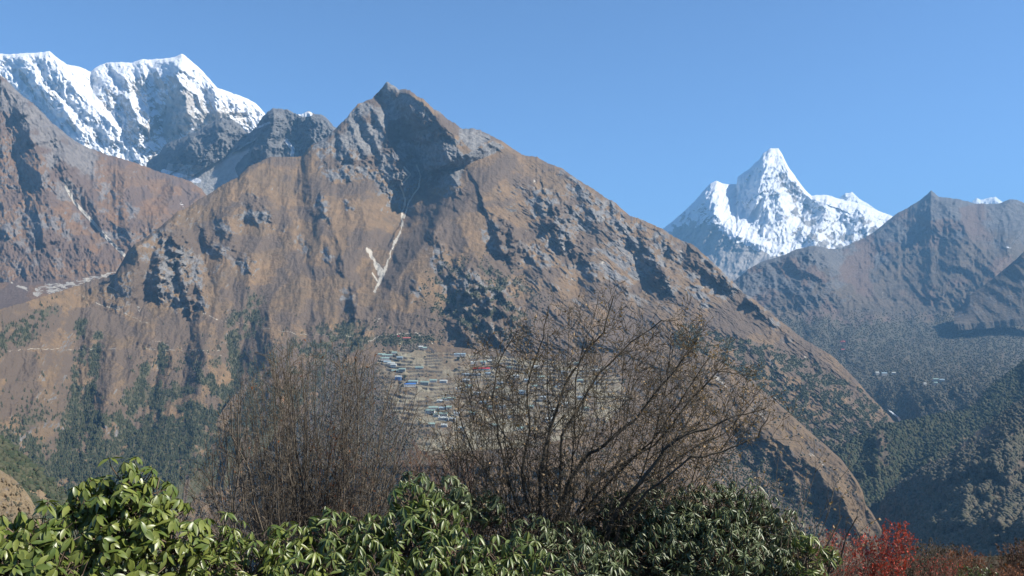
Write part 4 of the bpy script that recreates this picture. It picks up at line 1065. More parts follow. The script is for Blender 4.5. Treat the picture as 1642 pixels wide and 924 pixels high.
Zx = lambda z: 560 + z / 4.8625
Zy = lambda z: 500 + z / 4.8625
G1 = "row of green roofed houses stepping down the left edge of the village"
special = [
    (222, 262, 62, 'pale', 'white', "long pale roofed house highest at the village's upper left corner", None),
    (375, 265, 46, 'pale', 'white', "white house alone on the terrace under the red monastery", None),
    (562, 287, 36, 'pale', 'stone', "left one of two low pale roofs beside the straight path up the village", None),
    (590, 296, 34, 'green', 'stone', "right one of two low roofs beside the straight path up the village", None),
    (255, 334, 60, 'green', 'stone', "topmost pale green roof of the row stepping down the village's left edge", None),
    (350, 322, 40, 'green', 'white', "small pale roof between two dark bushes, right of the stepping row's top", None),
    (395, 368, 50, 'sky', 'stone', "blue grey roof standing right of the stepping row behind a bush", None),
    (300, 353, 82, 'green', 'stone', "second green roof from the top of the stepping row, the widest one", None),
    (282, 373, 70, 'green', 'white', "third green roof from the top of the stepping row", None),
    (300, 391, 60, 'sky', 'white', "fourth roof from the top of the stepping row, blue tinted", None),
    (330, 408, 58, 'pale', 'white', "fifth roof from the top of the stepping row, nearly white", None),
    (345, 424, 46, 'pale', 'white', "lowest white roof of the stepping row at the village's left edge", None),
    (545, 437, 64, 'green', 'white', "solitary green roofed house with white front in the middle of the bare terraces", None),
    (358, 458, 56, 'green', 'stone', "left one of a pair of green roofs above the two storey blue house", None),
    (415, 460, 54, 'green', 'stone', "right one of a pair of green roofs above the two storey blue house", None),
    (382, 528, 50, 'pale', 'blue', "two storey blue and white house left of the round dark tree", 2),
    (475, 577, 92, 'blue', 'white', "bright blue roofed lodge at the lower left of the terraces", None),
    (500, 547, 78, 'green', 'white', "long grey green roofed house directly behind the bright blue lodge", None),
    (592, 558, 70, 'green', 'stone', "flat looking green roof to the right of the bright blue lodge", None),
    (655, 540, 58, 'green', 'white', "green roofed house with white gable, left one of two at the middle right", None),
    (735, 550, 60, 'pale', 'white', "pale roofed house with white front, right one of two at the middle right", None),
    (780, 675, 108, 'green', 'white', "long green roofed house with two white wings on the lower terraces", None),
    (712, 702, 56, 'pale', 'white', "low whitish house just below the long green roofed house", None),
    (657, 754, 76, 'green', 'stone', "green roof at the left end of the lower cluster", None),
    (728, 753, 60, 'sky', 'stone', "blue grey roof beside the green roof of the lower cluster", None),
    (635, 787, 76, 'green', 'white', "pale green roof at the lower left edge, below the lower cluster's top pair", None),
    (725, 812, 92, 'green', 'white', "wide green roof in the lowest cluster", None),
    (735, 842, 82, 'pale', 'white', "lowest house of the village, white fronted", None),
    (865, 342, 92, 'sky', 'white', "blue and white roofed building at the upper right end of the straight path", None),
    (975, 402, 50, 'pale', 'white', "pale roofed house just above the red roofed lodge", None),
    (1095, 382, 40, 'pale', 'stone', "small pale roof at the village's upper right, seen through twigs", None),
    (1035, 446, 132, 'red', 'white', "long bright red roofed lodge at the upper right of the village", None),
    (960, 490, 150, 'grey', 'stone', "long grey roofed building below the red roofed lodge", None),
]
for zx, zy, wz, rk_, wk_, lab, st in special:
    house(L_shelf, Zx(zx), Zy(zy), wz / 4.8625, rk_, wk_, lab, storeys=st or 1)
behind = [(817, 591, 9), (955, 594, 11), (894, 621, 12), (930, 612, 10), (803, 615, 11), (798, 624, 9), (828, 605, 11), (845, 612, 9), (858, 619, 11), (748, 612, 11), (753, 621, 12), (735, 624, 9), (776, 647, 14), (757, 665, 12), (732, 666, 10),
          (692, 681, 11), (712, 681, 10), (782, 601, 10), (775, 583, 9), (870, 640, 12), (850, 655, 12), (905, 650, 12), (930, 640, 10), (940, 655, 10), (820, 668, 12), (795, 685, 12), (880, 675, 12), (740, 690, 11), (720, 655, 9), (765, 632, 12), (785, 655, 12), (812, 640, 12), (838, 630, 11), (868, 605, 11), (905, 598, 12), (925, 585, 11), (860, 588, 10), (806, 655, 12), (835, 690, 12), (725, 675, 11), (700, 668, 9), (890, 660, 12), (955, 615, 11)]
for i, (px, py, w) in enumerate(behind):
    house(L_shelf, px, py, w, ('green', 'pale', 'sky', 'green', 'grey')[i % 5], ('white', 'stone')[i % 2], "small stone house with a pale metal roof among the terraces behind the bare shrub", "small village houses behind the bare shrub")
G2 = "monastery buildings above the village"
house(L_shelf, Zx(385), 536, 11, 'red', 'pink', "red tiered roofed temple on the crest above the village", G2, "temple", "temple", 1, True, 9, rz=0.0)
house(L_shelf, Zx(450), 537, 13, 'brick', 'pink', "long pink walled building joined to the right of the red temple", G2, "monastery building", "monastery_building", 1, False, 7, rz=0.0)
# far settlements in the forested valley
for i, (px, py, w, rk_, lab) in enumerate([(1406, 601, 6, 'pale', "leftmost white roof of the left far hamlet in the wooded valley"), (1418, 602, 9, 'sky', "long pale roof in the middle of the left far hamlet"), (1432, 601, 6, 'pale', "rightmost white roof of the left far hamlet"),
                                 (1483, 619, 5, 'pale', "small white roof set apart left of the right far hamlet"), (1500, 612, 8, 'green', "blue green roof of the right far hamlet"), (1510, 613, 8, 'sky', "rightmost pale roof of the right far hamlet"), (1500, 617, 6, 'green', "lower roof of the right far hamlet")]):
    house(L_right, px, py, w, rk_, 'white', lab, "houses of the far hamlets in the valley forest", storeys=2, dpt=12)
house(L_right, 1351, 551, 7, 'brick', 'pink', "orange red monastery on the far forested spur", "far monastery", "monastery", "monastery", 2, True, 14)
house(L_right, 1353, 562, 8, 'brick', 'stone', "low brownish building below the far orange monastery", "far monastery", "house", "village_house", 1, False, 10)
for i, (zx, zy, h, lab) in enumerate([(330, 275, 9, "dark bushy tree between the two highest white houses"), (265, 300, 7, "small dark tree above the stepping row of roofs"), (318, 328, 7, "dark tree between the stepping row and the small pale roof"), (372, 345, 9, "dark tree behind the blue grey roof"),
                                 (500, 305, 8, "bushy tree on the upper terraces left of the straight path"), (590, 362, 7, "small tree alone in the middle upper terraces"), (480, 405, 7, "round bush on the bare terraces above the solitary green house"), (430, 520, 13, "big round dark tree right of the two storey blue house"),
                                 (850, 372, 11, "dark tree in front of the blue and white building"), (830, 458, 12, "dark tree left of the red roofed lodge"), (760, 400, 8, "bush on the terraces below the end of the path"), (205, 200, 9, "dark tree left of the path to the monastery"), (225, 165, 6, "small tree on the slope left of the red temple")]):
    P, N = L_shelf.pos(Zx(zx), max(548, Zy(zy)))
    make_tree("broadleaf_tree", P - np.array([0, 0, 1.0]), h, 'round', lab, "tree", "trees among the village terraces")
# ================================================================== NEAR HILL AND SHRUBS
def gz(x, y):
    x = np.asarray(x, float); y = np.asarray(y, float)
    base = -1.7 - 0.245 * np.minimum(y, 24.0) * (y > 0) - 0.245 * np.clip(y, -50, 0) * .5
    over = np.clip(y - 24 - 0.12 * np.clip(x, -30, 60), 0, None)
    return base - 0.95 * over + 0.12 * fbm(x / 2.3, y / 2.3, 4, 210) + 0.8 * fbm(x / 18, y / 18, 3, 211) * sst(8, 30, np.abs(y))
def near_ground():
    ys = np.concatenate([np.linspace(-30, 0, 20), np.linspace(0.3, 30, 120), np.geomspace(31, 500, 50)])
    xs = np.concatenate([-np.geomspace(400, 14, 25), np.linspace(-13.5, 24, 150), np.geomspace(25, 420, 25)])
    X, Y = np.meshgrid(xs, ys)
    Z = gz(X, Y)
    V = np.stack([X, Y, Z], -1).reshape(-1, 3); n = len(xs)
    idx = np.arange(len(V)).reshape(len(ys), n)
    F = np.stack([idx[:-1, :-1], idx[:-1, 1:], idx[1:, 1:], idx[1:, :-1]], -1).reshape(-1, 4)
    m = plain_mat("dry_hillside_soil", (0.06, 0.045, 0.03), 0.95, 0.4, 1.5, 0.1, col2=(0.03, 0.028, 0.018))
    mesh_np("hillside", V, F, m, True, kind='structure', label="dry scrubby hillside the viewer stands on")
near_ground()

def unit(v): return v / (np.linalg.norm(v) + 1e-9)
# ---- tubes ----------------------------------------------------------------------
class Segs:
    def __init__(s): s.a = []; s.b = []; s.r0 = []; s.r1 = []
    def add(s, p, q, r0, r1): s.a.append(p); s.b.append(q); s.r0.append(r0); s.r1.append(r1)
    def line(s, pts, r0, r1):
        n = len(pts) - 1
        for i in range(n): s.add(pts[i], pts[i + 1], r0 + (r1 - r0) * i / n, r0 + (r1 - r0) * (i + 1) / n)
    def build(s, name, mat, parent, sides=3, sides_thick=6, thick=0.006):
        A = np.array(s.a, float); B = np.array(s.b, float); r0 = np.array(s.r0); r1 = np.array(s.r1)
        VV, FF = [], []; off = 0
        for m, k in ((r0 < thick, sides), (r0 >= thick, sides_thick)):
            if not m.any(): continue
            a, b = A[m], B[m]; d = b - a; L = np.linalg.norm(d, axis=1, keepdims=True) + 1e-9; d = d / L
            b = b + d * np.minimum(r1[m][:, None] * .6, L * .2)
            up = np.where(np.abs(d[:, 2:3]) > .9, np.array([[1., 0, 0]]), np.array([[0, 0, 1.]]))
            u = np.cross(d, up); u /= np.linalg.norm(u, axis=1, keepdims=True); v = np.cross(d, u)
            ang = np.arange(k) * 2 * np.pi / k
            ring = u[:, None] * np.cos(ang)[None, :, None] + v[:, None] * np.sin(ang)[None, :, None]
            V = np.concatenate([a[:, None] + ring * r0[m][:, None, None], b[:, None] + ring * r1[m][:, None, None]], 1)
            n = len(a); i = np.arange(k)
            F = np.stack([i, (i + 1) % k, (i + 1) % k + k, i + k], -1)[None] + (np.arange(n) * 2 * k)[:, None, None] + off
            VV.append(V.reshape(-1, 3)); FF.append(F.reshape(-1, 4)); off += n * 2 * k
        return mesh_np(name, np.concatenate(VV), np.concatenate(FF), mat, True, parent)

def leaf_template(nl=5, width=0.34, fold=0.25, curl=0.25, tip=1.0):
    V, F = [], []
    for i in range(nl + 1):
        t = i / nl
        w = width * .5 * math.sin(math.pi * min(1, (t * .94 + .03)) ** 0.85) * (1 if i < nl else .15)
        z = -curl * t * t
        V += [(t, -w, z + fold * w), (t, 0, z), (t, w, z + fold * w)]
    for i in range(nl):
        a = i * 3
        F += [(a, a + 1, a + 4, a + 3), (a + 1, a + 2, a + 5, a + 4)]
    return np.array(V), np.array(F)

def leaves_mesh(name, P, Ld, Nn, size, tmpl, mat, parent, width=None):
    """P base points, Ld leaf direction, Nn leaf face normal"""
    TV, TF = tmpl
    Ld = Ld / (np.linalg.norm(Ld, axis=1, keepdims=True) + 1e-9)
    S = np.cross(Nn, Ld); S /= (np.linalg.norm(S, axis=1, keepdims=True) + 1e-9)
    N = np.cross(Ld, S)
    size = np.asarray(size)[:, None, None]
    wid = size if width is None else size * np.asarray(width)[:, None, None]
    V = P[:, None] + Ld[:, None] * TV[None, :, 0:1] * size + S[:, None] * TV[None, :, 1:2] * wid + N[:, None] * TV[None, :, 2:3] * size
    n = len(P)
    F = TF[None] + (np.arange(n) * len(TV))[:, None, None]
    return mesh_np(name, V.reshape(-1, 3), F.reshape(-1, 4), mat, True, parent)

mat_leaf_a = plain_mat("rhododendron_leaf_broad", (0.085, 0.125, 0.024), 0.38, 0.4, 14, 0.5, 0.22, col2=(0.175, 0.20, 0.042), perleaf=True)
mat_leaf_b = plain_mat("rhododendron_leaf_narrow", (0.07, 0.108, 0.024), 0.4, 0.4, 14, 0.5, 0.18, col2=(0.15, 0.178, 0.048), perleaf=True)
mat_leaf_c = plain_mat("rhododendron_leaf_dull", (0.055, 0.08, 0.028), 0.42, 0.4, 14, 0.45, 0.1, col2=(0.14, 0.165, 0.075), perleaf=True)
mat_leaf_dead = plain_mat("dead_leaf", (0.42, 0.30, 0.17), 0.7, 0.4, 14, 0.2, 0.2, col2=(0.06, 0.036, 0.024), perleaf=True)
mat_leaf_rust = plain_mat("rust_leaf", (0.26, 0.10, 0.04), 0.7, 0.4, 14, 0.2, 0.2, col2=(0.10, 0.05, 0.03), perleaf=True)
mat_leaf_red = plain_mat("barberry_leaf", (0.58, 0.085, 0.05), 0.6, 0.4, 14, 0.3, 0.2, col2=(0.20, 0.035, 0.025), perleaf=True)
mat_leaf_heath = plain_mat("heath_leaf", (0.10, 0.085, 0.045), 0.8, 0.4, 14, 0.2, 0.1, col2=(0.13, 0.07, 0.04), perleaf=True)
mat_twig = plain_mat("grey_brown_twig", (0.165, 0.138, 0.105), 0.85, 0.5, 9, 0.2, col2=(0.075, 0.062, 0.048))
mat_twig_dark = plain_mat("dark_mossy_twig", (0.095, 0.08, 0.06), 0.85, 0.5, 9, 0.2, col2=(0.05, 0.044, 0.032))
mat_twig_red = plain_mat("russet_twig", (0.20, 0.11, 0.075), 0.85, 0.5, 9, 0.2, col2=(0.12, 0.07, 0.05))
mat_stem = plain_mat("rhododendron_stem", (0.09, 0.065, 0.045), 0.9, 0.5, 9, 0.2, col2=(0.16, 0.12, 0.085))

T_BROAD = leaf_template(5, 0.40, 0.22, 0.2)
T_NARROW = leaf_template(5, 0.27, 0.5, 0.22)
T_THIN = leaf_template(4, 0.22, 0.55, 0.12)
T_SMALL = leaf_template(2, 0.55, 0.3, 0.2)

def rhododendron(label, lobes, leaf_len, tmpl, mat, whorl_gap, seed, droop=(20, 75), nleaf=(6, 9), group="evergreen rhododendron shrubs along the foot of the view"):
    """lobes: (px, py, D, radius in photo px, squash). Whorls of leaves sit at the ends of stems over rounded lobes."""
    g = np.random.default_rng(seed)
    tips, axes = [], []
    cents = []
    for (px, py, D, rp, sq) in lobes:
        c = at(px, py, D); r = rp * D / FPX
        cents.append(c)
        for shell, dens in ((1.0, 1.0), (0.75, 0.7), (0.5, 0.5)):
            area = 4 * math.pi * (r * shell) ** 2 * 0.7
            n = max(5, int(area / whorl_gap ** 2 * dens))
            k = 0
            # jittered fibonacci points
            i = np.arange(n) + g.uniform(0, 1, n) * .9
            z = 1 - 2 * (i + .3) / n; ph = i * 2.39996 + g.uniform(0, 6)
            q = np.stack([np.sqrt(np.clip(1 - z * z, 0, 1)) * np.cos(ph), np.sqrt(np.clip(1 - z * z, 0, 1)) * np.sin(ph), z], 1)
            q = q[(q[:, 2] > -.55) & (q[:, 1] < .55)]
            rad = r * shell * g.uniform(.82, 1.12, len(q))
            p = c + q * rad[:, None] * np.array([1, 1, sq]) + g.normal(0, r * .05, (len(q), 3))
            ax = q * 0.75 + np.array([0, 0, .75]) + g.normal(0, .18, q.shape)
            tips.append(p); axes.append(ax)
    tips = np.concatenate(tips); axes = np.concatenate(axes)
    # drop whorls that sit deep inside another lobe
    keep = np.ones(len(tips), bool)
    for (px, py, D, rp, sq), c in zip(lobes, cents):
        r = rp * D / FPX
        d = (tips - c) / np.array([1, 1, sq])
        keep &= np.linalg.norm(d, axis=1) > r * .42
    tips, axes = tips[keep], axes[keep]
    axes /= np.linalg.norm(axes, axis=1, keepdims=True)
    cen = np.mean(cents, axis=0)
    base = np.array([cen[0], cen[1] + .3, float(gz(cen[0], cen[1] + .3)) - .05])
    root = empty("rhododendron_shrub", tuple(base), label, "shrub", group)
    tips = tips - base; cents = [c - base for c in cents]
    P, Ld, Nn, S = [], [], [], []
    for t, a in zip(tips, axes):
        u = np.cross(a, [0.3, .5, .8]); u /= np.linalg.norm(u); v = np.cross(a, u)
        n = g.integers(nleaf[0], nleaf[1] + 1); wsz = g.uniform(.72, 1.12); p0 = g.uniform(0, 6.28); dr = g.uniform(droop[0], droop[1])
        for j in range(n):
            ph = p0 + j * 2.39996 + g.uniform(-.2, .2)
            rad = u * math.cos(ph) + v * math.sin(ph)
            dd = R(dr + g.uniform(-18, 18) - 30 * (j / n))
            L = rad * math.cos(dd) - a * math.sin(dd) + np.array([0, 0, -.12])
            N = a * math.cos(dd) + rad * math.sin(dd) + g.normal(0, .15, 3)
            P.append(t + rad * .008 - a * .02 * (j / n)); Ld.append(L); Nn.append(N); S.append(leaf_len * g.uniform(.68, 1.15) * wsz)
    leaves_mesh("foliage", np.array(P), np.array(Ld), np.array(Nn), np.array(S), tmpl, mat, root)
    # petiole/bud tufts and stems
    sg = Segs()
    hubs = []
    for c in cents:
        hub = c * np.array([1, 1, 1]) + np.array([0, 0, -0.12]); hubs.append(hub)
        b0 = np.array([c[0] * .35, c[1] * .35, 0])
        mid = (b0 + hub) / 2 + g.normal(0, .05, 3)
        sg.line([b0, mid, hub], .022, .012)
    hubs = np.array(hubs)
    for t, a in zip(tips, axes):
        h = hubs[np.argmin(np.linalg.norm(hubs - t, axis=1))]
        m1 = h + (t - h) * .45 + g.normal(0, .03, 3) + np.array([0, 0, -.03]); m2 = t - a * .07 + g.normal(0, .008, 3)
        sg.line([h + g.normal(0, .02, 3), m1, m2, t], .007, .003)
    for c, (px, py, D, rp, sq) in zip(cents, lobes):
        r = rp * D / FPX
        for _ in range(int(70 * r / .3)):
            p = c + g.normal(0, r * .35, 3) + np.array([0, .1, -r * (.5 + .9 * g.random())])
            q = unit(g.normal(0, 1, 3) * np.array([.6, .6, .3]) + np.array([0, 0, .9]))
            l = g.uniform(.3, .9) * r * 1.1
            sg.line([p, p + q * l * .5 + g.normal(0, .015, 3), p + q * l], .005, .0035)
    sg.build("stem", mat_stem, root)
    # a few dead, hanging leaves and buds low in the shrub
    return root

# ---- evergreen shrubs ------------------------------------------------------------
LB = "evergreen rhododendron shrubs along the foot of the view"
rhododendron("tall broad leaved rhododendron rising to a rounded peak at the left", [
    (205, 785, 6.2, 52, 1.0), (150, 815, 6.1, 52, .9), (245, 820, 6.3, 55, .9), (190, 845, 6.0, 70, .9), (120, 855, 6.0, 50, .9), (275, 870, 6.1, 55, .9), (200, 915, 5.9, 75, .9), (110, 920, 5.8, 60, .8)],
    .102, T_BROAD, mat_leaf_a, .108, 21)
rhododendron("sunlit broad leaved rhododendron cut off by the lower left corner", [
    (60, 852, 5.2, 46, .9), (10, 880, 5.1, 55, .9), (-40, 870, 5.2, 50, .9), (75, 905, 5.0, 50, .9), (15, 940, 4.9, 60, .9)],
    .098, T_BROAD, mat_leaf_a, .108, 22)
rhododendron("low rhododendron with folded narrow leaves between the left peak and the middle", [
    (345, 872, 6.6, 48, .9), (405, 905, 6.3, 52, .9), (460, 875, 6.6, 44, .8), (320, 925, 6.2, 50, .9), (470, 930, 6.1, 50, .9)],
    .106, T_NARROW, mat_leaf_a, .11, 23)
rhododendron("rhododendron with drooping bright leaves left of the middle under the bare thicket", [
    (530, 850, 6.8, 42, .9), (585, 862, 6.7, 46, .9), (540, 905, 6.4, 52, .9), (605, 920, 6.2, 50, .9)],
    .108, T_NARROW, mat_leaf_b, .115, 24)
rhododendron("rhododendron standing highest in the middle, its lower leaves bright and its top dark", [
    (665, 805, 7.0, 42, 1.0), (700, 845, 6.8, 50, .9), (655, 860, 6.7, 52, .9), (720, 900, 6.5, 55, .9), (665, 920, 6.3, 50, .9)],
    .106, T_NARROW, mat_leaf_b, .112, 25)
rhododendron("dark leaved rhododendron just behind the highest one in the middle", [
    (672, 790, 8.2, 36, .9), (722, 800, 8.3, 40, .9), (775, 815, 8.6, 34, .9)],
    .12, T_NARROW, mat_leaf_c, .12, 26)
rhododendron("low bright rhododendron under the foot of the big bare shrub", [
    (780, 895, 6.4, 42, .9), (835, 885, 6.5, 38, .8), (870, 915, 6.3, 36, .9), (800, 940, 6.2, 44, .9), (750, 925, 6.2, 40, .9)],
    .10, T_NARROW, mat_leaf_b, .112, 27)
rhododendron("small dull green rhododendron in the dark gap right of the middle", [
    (850, 860, 8.4, 40, .8), (915, 868, 8.6, 48, .8), (930, 920, 8.0, 60, .8), (975, 900, 8.2, 45, .8)],
    .10, T_THIN, mat_leaf_c, .11, 28)
rhododendron("wide domed rhododendron with thin greyish leaves right of the middle", [
    (1000, 850, 9.2, 62, .95), (1070, 845, 9.0, 66, .95), (1135, 838, 9.0, 62, 1.0), (1190, 840, 9.1, 62, 1.0), (1235, 868, 9.2, 58, .9), (1262, 905, 9.0, 48, .9), (1060, 900, 8.7, 78, .9), (1150, 905, 8.6, 80, .9), (1220, 930, 8.6, 60, .9)],
    .092, T_THIN, mat_leaf_c, .084, 29, droop=(25, 80))
rhododendron("slender rhododendron sprays in front of the red shrub", [
    (1292, 870, 8.3, 22, .9), (1330, 890, 8.4, 20, .8), (1300, 912, 8.2, 26, .8)],
    .10, T_THIN, mat_leaf_a, .13, 30)

# ---- bare shrubs -------------------------------------------------------------------
def wander(g, p, d, L, n, jit, lift):
    pts = [p]
    for i in range(n):
        d = unit(d + g.normal(0, jit, 3) + np.array([0, 0, lift]))
        p = p + d * L / n; pts.append(p)
    return pts
def branch_out(sg, g, pts, r, level, par, leaves):
    """spawn side branches along a polyline"""
    P = np.array(pts); seg = np.linalg.norm(np.diff(P, axis=0), axis=1); L = seg.sum()
    gap, lens, ang, jit, lift, start = par['gap'][level], par['len'][level], par['ang'][level], par['jit'], par['lift'][level], par['start'][level]
    n = max(1, int(L * (1 - start) / gap))
    for k in range(n):
        t = start + (1 - start) * (k + g.uniform(.2, .8)) / n
        s = t * L; i = 0
        while i < len(seg) - 1 and s > seg[i]: s -= seg[i]; i += 1
        p = P[i] + (P[i + 1] - P[i]) * min(1, s / seg[i])
        d = unit(P[i + 1] - P[i])
        side = unit(np.cross(d, g.normal(0, 1, 3)))
        side[1] *= .7
        a = R(ang * g.uniform(.6, 1.35))
        nd = unit(d * math.cos(a) + side * math.sin(a))
        l = lens * g.uniform(.5, 1.25) * (1 - .45 * t)
        q = wander(g, p, nd, l, par['n'][level], jit, lift)
        r2 = max(par['rmin'], r * (1 - .6 * t) * .55)
        sg.line(q, r2, max(par['rmin'] * .7, r2 * .5))
        if level + 1 < len(par['gap']): branch_out(sg, g, q, r2, level + 1, par, leaves)
        elif leaves is not None: leaves.append((q[-1], unit(q[-1] - q[-2])))
def bare_shrub(name, label, base_px, targets, D, par, seed, mat, r=.014, cat="shrub", group=None, leaf=None, limbs=(), pull=.3, bow=.12, depth=.8, base_r=1.0):
    g = np.random.default_rng(seed)
    b = at(base_px[0], base_px[1], D); base = np.array([b[0], b[1], float(gz(b[0], b[1])) - .05])
    root = empty(name, tuple(base), label, cat, group)
    sg = Segs(); leaves = []
    for (tx, ty) in targets:
        dd = D + g.uniform(-depth, depth)
        T = at(tx, ty, dd) - base
        foot = np.array([T[0] * .06 + g.normal(0, .08), T[1] * .1 + g.normal(0, .08), 0])
        kn = at(base_px[0] + (tx - base_px[0]) * pull, base_px[1], D + (dd - D) * .4) - base
        kn = kn + g.normal(0, .04, 3)
        n = 9; pts = []
        for i in range(n + 1):
            t = i / n
            p = (1 - t) ** 2 * foot + 2 * t * (1 - t) * kn + t * t * T
            p = p + g.normal(0, .034, 3) * (0 < t) 
            pts.append(p)
        rr = r * (g.uniform(.6, 1.1) if g.random() < .75 else g.uniform(1.4, 2.0))
        sg.line(pts, rr, rr * .28)
        branch_out(sg, g, pts, rr, 0, par, leaves)
    for pl, D2, r0, r1 in limbs:
        pts = [at(x, y, D2 + dz) - base for (x, y, dz) in pl]
        fine = []
        for i in range(len(pts) - 1):
            for k in range(3): fine.append(pts[i] + (pts[i + 1] - pts[i]) * k / 3 + g.normal(0, .008, 3))
        fine.append(pts[-1])
        fine = [np.array([fine[0][0] * .3, fine[0][1] * .3, 0])] + fine
        sg.line(fine, r0, r1)
        branch_out(sg, g, fine[2:], (r0 + r1) * .42, 0, par, leaves)
    sg.build("branches", mat, root)
    if leaf and leaves:
        frac, ln, tm, lm, per = leaf
        P, Ld, Nn, S = [], [], [], []
        for p, d in leaves:
            if g.random() > frac(p + base) if callable(frac) else g.random() > frac: continue
            for _ in range(g.integers(per[0], per[1] + 1)):
                P.append(p - d * g.uniform(0, .05)); Ld.append(unit(d + g.normal(0, .7, 3))); Nn.append(g.normal(0, 1, 3)); S.append(ln * g.uniform(.6, 1.3))
        if P: leaves_mesh("leaves", np.array(P), np.array(Ld), np.array(Nn), np.array(S), tm, lm, root)
    return root

def env_targets(g, xs, ys, n, drop, x0, x1):
    out = []
    for i in range(n):
        x = x0 + (x1 - x0) * (i + g.uniform(0, 1)) / n
        y = np.interp(x, xs, ys) + abs(g.normal(0, 1)) * drop
        out.append((x, y))
    return out
g0 = np.random.default_rng(77)
P_dense = dict(gap=[.17, .095], len=[.50, .19], ang=[42, 52], jit=.2, lift=[.03, .01], start=[.3, .12], n=[6, 3], rmin=.0026)
ex = [250, 275, 300, 340, 400, 440, 520, 600, 650, 680, 700, 730, 760]
ey = [880, 790, 730, 672, 596, 556, 553, 572, 608, 655, 690, 750, 830]
GB = "leafless shrubs rising behind the rhododendrons"
for (bx, x0, x1, n, D, lab, sd_) in [(380, 275, 400, 22, 11.0, "left part of the leafless thicket, lowest and most open, behind the tall rhododendron", 31),
                                 (450, 350, 480, 50, 11.5, "tallest leafless thicket clump of fine upright brown twigs left of the middle", 32),
                                 (500, 430, 600, 54, 12.0, "dense leafless thicket clump in the middle of the brown twig dome", 33),
                                 (560, 540, 705, 50, 11.6, "leafless thicket clump leaning right towards the village terraces", 34)]:
    bare_shrub("bare_shrub", lab, (bx, 900), env_targets(g0, ex, ey, n, 34, x0, x1), D, P_dense, sd_, mat_twig, .0105, group=GB, pull=.22, depth=1.0,
               leaf=(.035, .04, T_SMALL, mat_leaf_rust, (1, 2)))
bare_shrub("bare_shrub", "rust leaved small shrub glowing inside the leafless thicket", (545, 880), env_targets(g0, [490, 540, 600], [712, 690, 715], 12, 22, 492, 600), 12.6, P_dense, 41, mat_twig_red, .008, group=GB, leaf=(.8, .045, T_SMALL, mat_leaf_rust, (1, 3)))
P_open = dict(gap=[.115, .075, .055], len=[.66, .34, .14], ang=[40, 46, 48], jit=.2, lift=[.04, .03, .01], start=[.32, .12, .12], n=[7, 5, 2], rmin=.0024)
limbs = [
    ([(868, 850, 0), (866, 757, 0), (880, 700, .1), (894, 650, .1), (912, 607, .2), (937, 571, .2), (966, 532, .2), (984, 475, .2)], 9.0, .026, .006),
    ([(885, 850, 0), (912, 768, -.1), (944, 728, -.1), (976, 707, -.2), (1019, 671, -.2), (1065, 615, -.2), (1118, 545, -.2)], 9.0, .030, .007),
    ([(900, 700, .1), (935, 640, .3), (960, 600, .3), (1010, 550, .3), (1060, 515, .3), (1090, 512, .3)], 9.0, .016, .005),
    ([(985, 830, 0), (1023, 778, -.2), (1058, 732, -.2), (1085, 702, -.3), (1130, 690, -.3), (1180, 665, -.3), (1228, 655, -.3)], 8.8, .026, .006),
    ([(920, 830, 0), (948, 778, .2), (1000, 742, .3), (1050, 715, .3), (1110, 640, .3), (1150, 595, .3), (1180, 600, .3)], 9.2, .02, .006),
    ([(855, 850, 0), (835, 760, .1), (850, 690, .2), (845, 620, .3), (870, 540, .3), (880, 490, .3)], 9.2, .020, .005),
    ([(845, 850, 0), (815, 770, 0), (800, 700, .1), (790, 640, .1), (800, 580, .1), (830, 530, .1)], 9.1, .018, .005),
    ([(905, 850, 0), (960, 790, -.1), (1010, 740, -.1), (1060, 690, -.1), (1100, 630, -.1), (1140, 570, -.1)], 9.3, .018, .005),
    ([(930, 850, 0), (990, 800, .1), (1050, 760, .1), (1110, 720, .2), (1170, 690, .2), (1210, 640, .2)], 9.1, .016, .005),
    ([(850, 850, 0), (800, 790, 0), (760, 730, .1), (735, 660, .1), (745, 600, .1)], 9.3, .014, .004),
    ([(860, 830, 0), (840, 760, .2), (810, 700, .2), (770, 640, .2), (760, 580, .2)], 9.4, .014, .004),
    ([(1000, 830, 0), (1060, 770, -.2), (1110, 735, -.3), (1160, 725, -.3), (1215, 700, -.3), (1235, 660, -.3)], 8.7, .016, .005),
]
ex2 = [690, 720, 760, 800, 850, 900, 960, 1000, 1050, 1110, 1150, 1190, 1230, 1250]
ey2 = [720, 620, 590, 550, 510, 490, 480, 500, 508, 520, 565, 605, 650, 690]
leaf_where = lambda p: (0.22 + 0.45 * (p[0] > 1.9))
bare_shrub("bare_shrub", "large wide spreading leafless shrub with dark crooked limbs and few withered leaves", (880, 900), env_targets(g0, ex2, ey2, 34, 62, 700, 1225), 9.1, P_open, 51, mat_twig_dark, .0095, group=GB, limbs=limbs, pull=.6, depth=.8,
           leaf=(leaf_where, .034, T_SMALL, mat_leaf_dead, (1, 2)))
P_low = dict(gap=[.10, .065], len=[.42, .15], ang=[34, 40], jit=.13, lift=[.04, .02], start=[.2, .1], n=[4, 2], rmin=.002)
bare_shrub("bare_shrub", "thin leafless shrub between the brown thicket and the large spreading shrub", (752, 900), env_targets(g0, [690, 740, 800], [700, 590, 600], 22, 60, 695, 800), 9.8, P_dense, 52, mat_twig_dark, .008, group=GB, leaf=(.12, .04, T_SMALL, mat_leaf_dead, (1, 1)))
bare_shrub("bare_shrub", "low tangle of grey twigs around the foot of the large spreading shrub", (860, 920), env_targets(g0, [700, 860, 1040], [730, 690, 740], 36, 50, 700, 1040), 9.9, P_low, 53, mat_twig_dark, .008, group=GB)
bare_shrub("bare_shrub", "dark low thicket filling the ground behind the brown twig dome", (490, 920), env_targets(g0, [290, 480, 720], [730, 660, 740], 60, 40, 300, 710), 13.0, P_low, 57, mat_twig_dark, .009, group=GB)
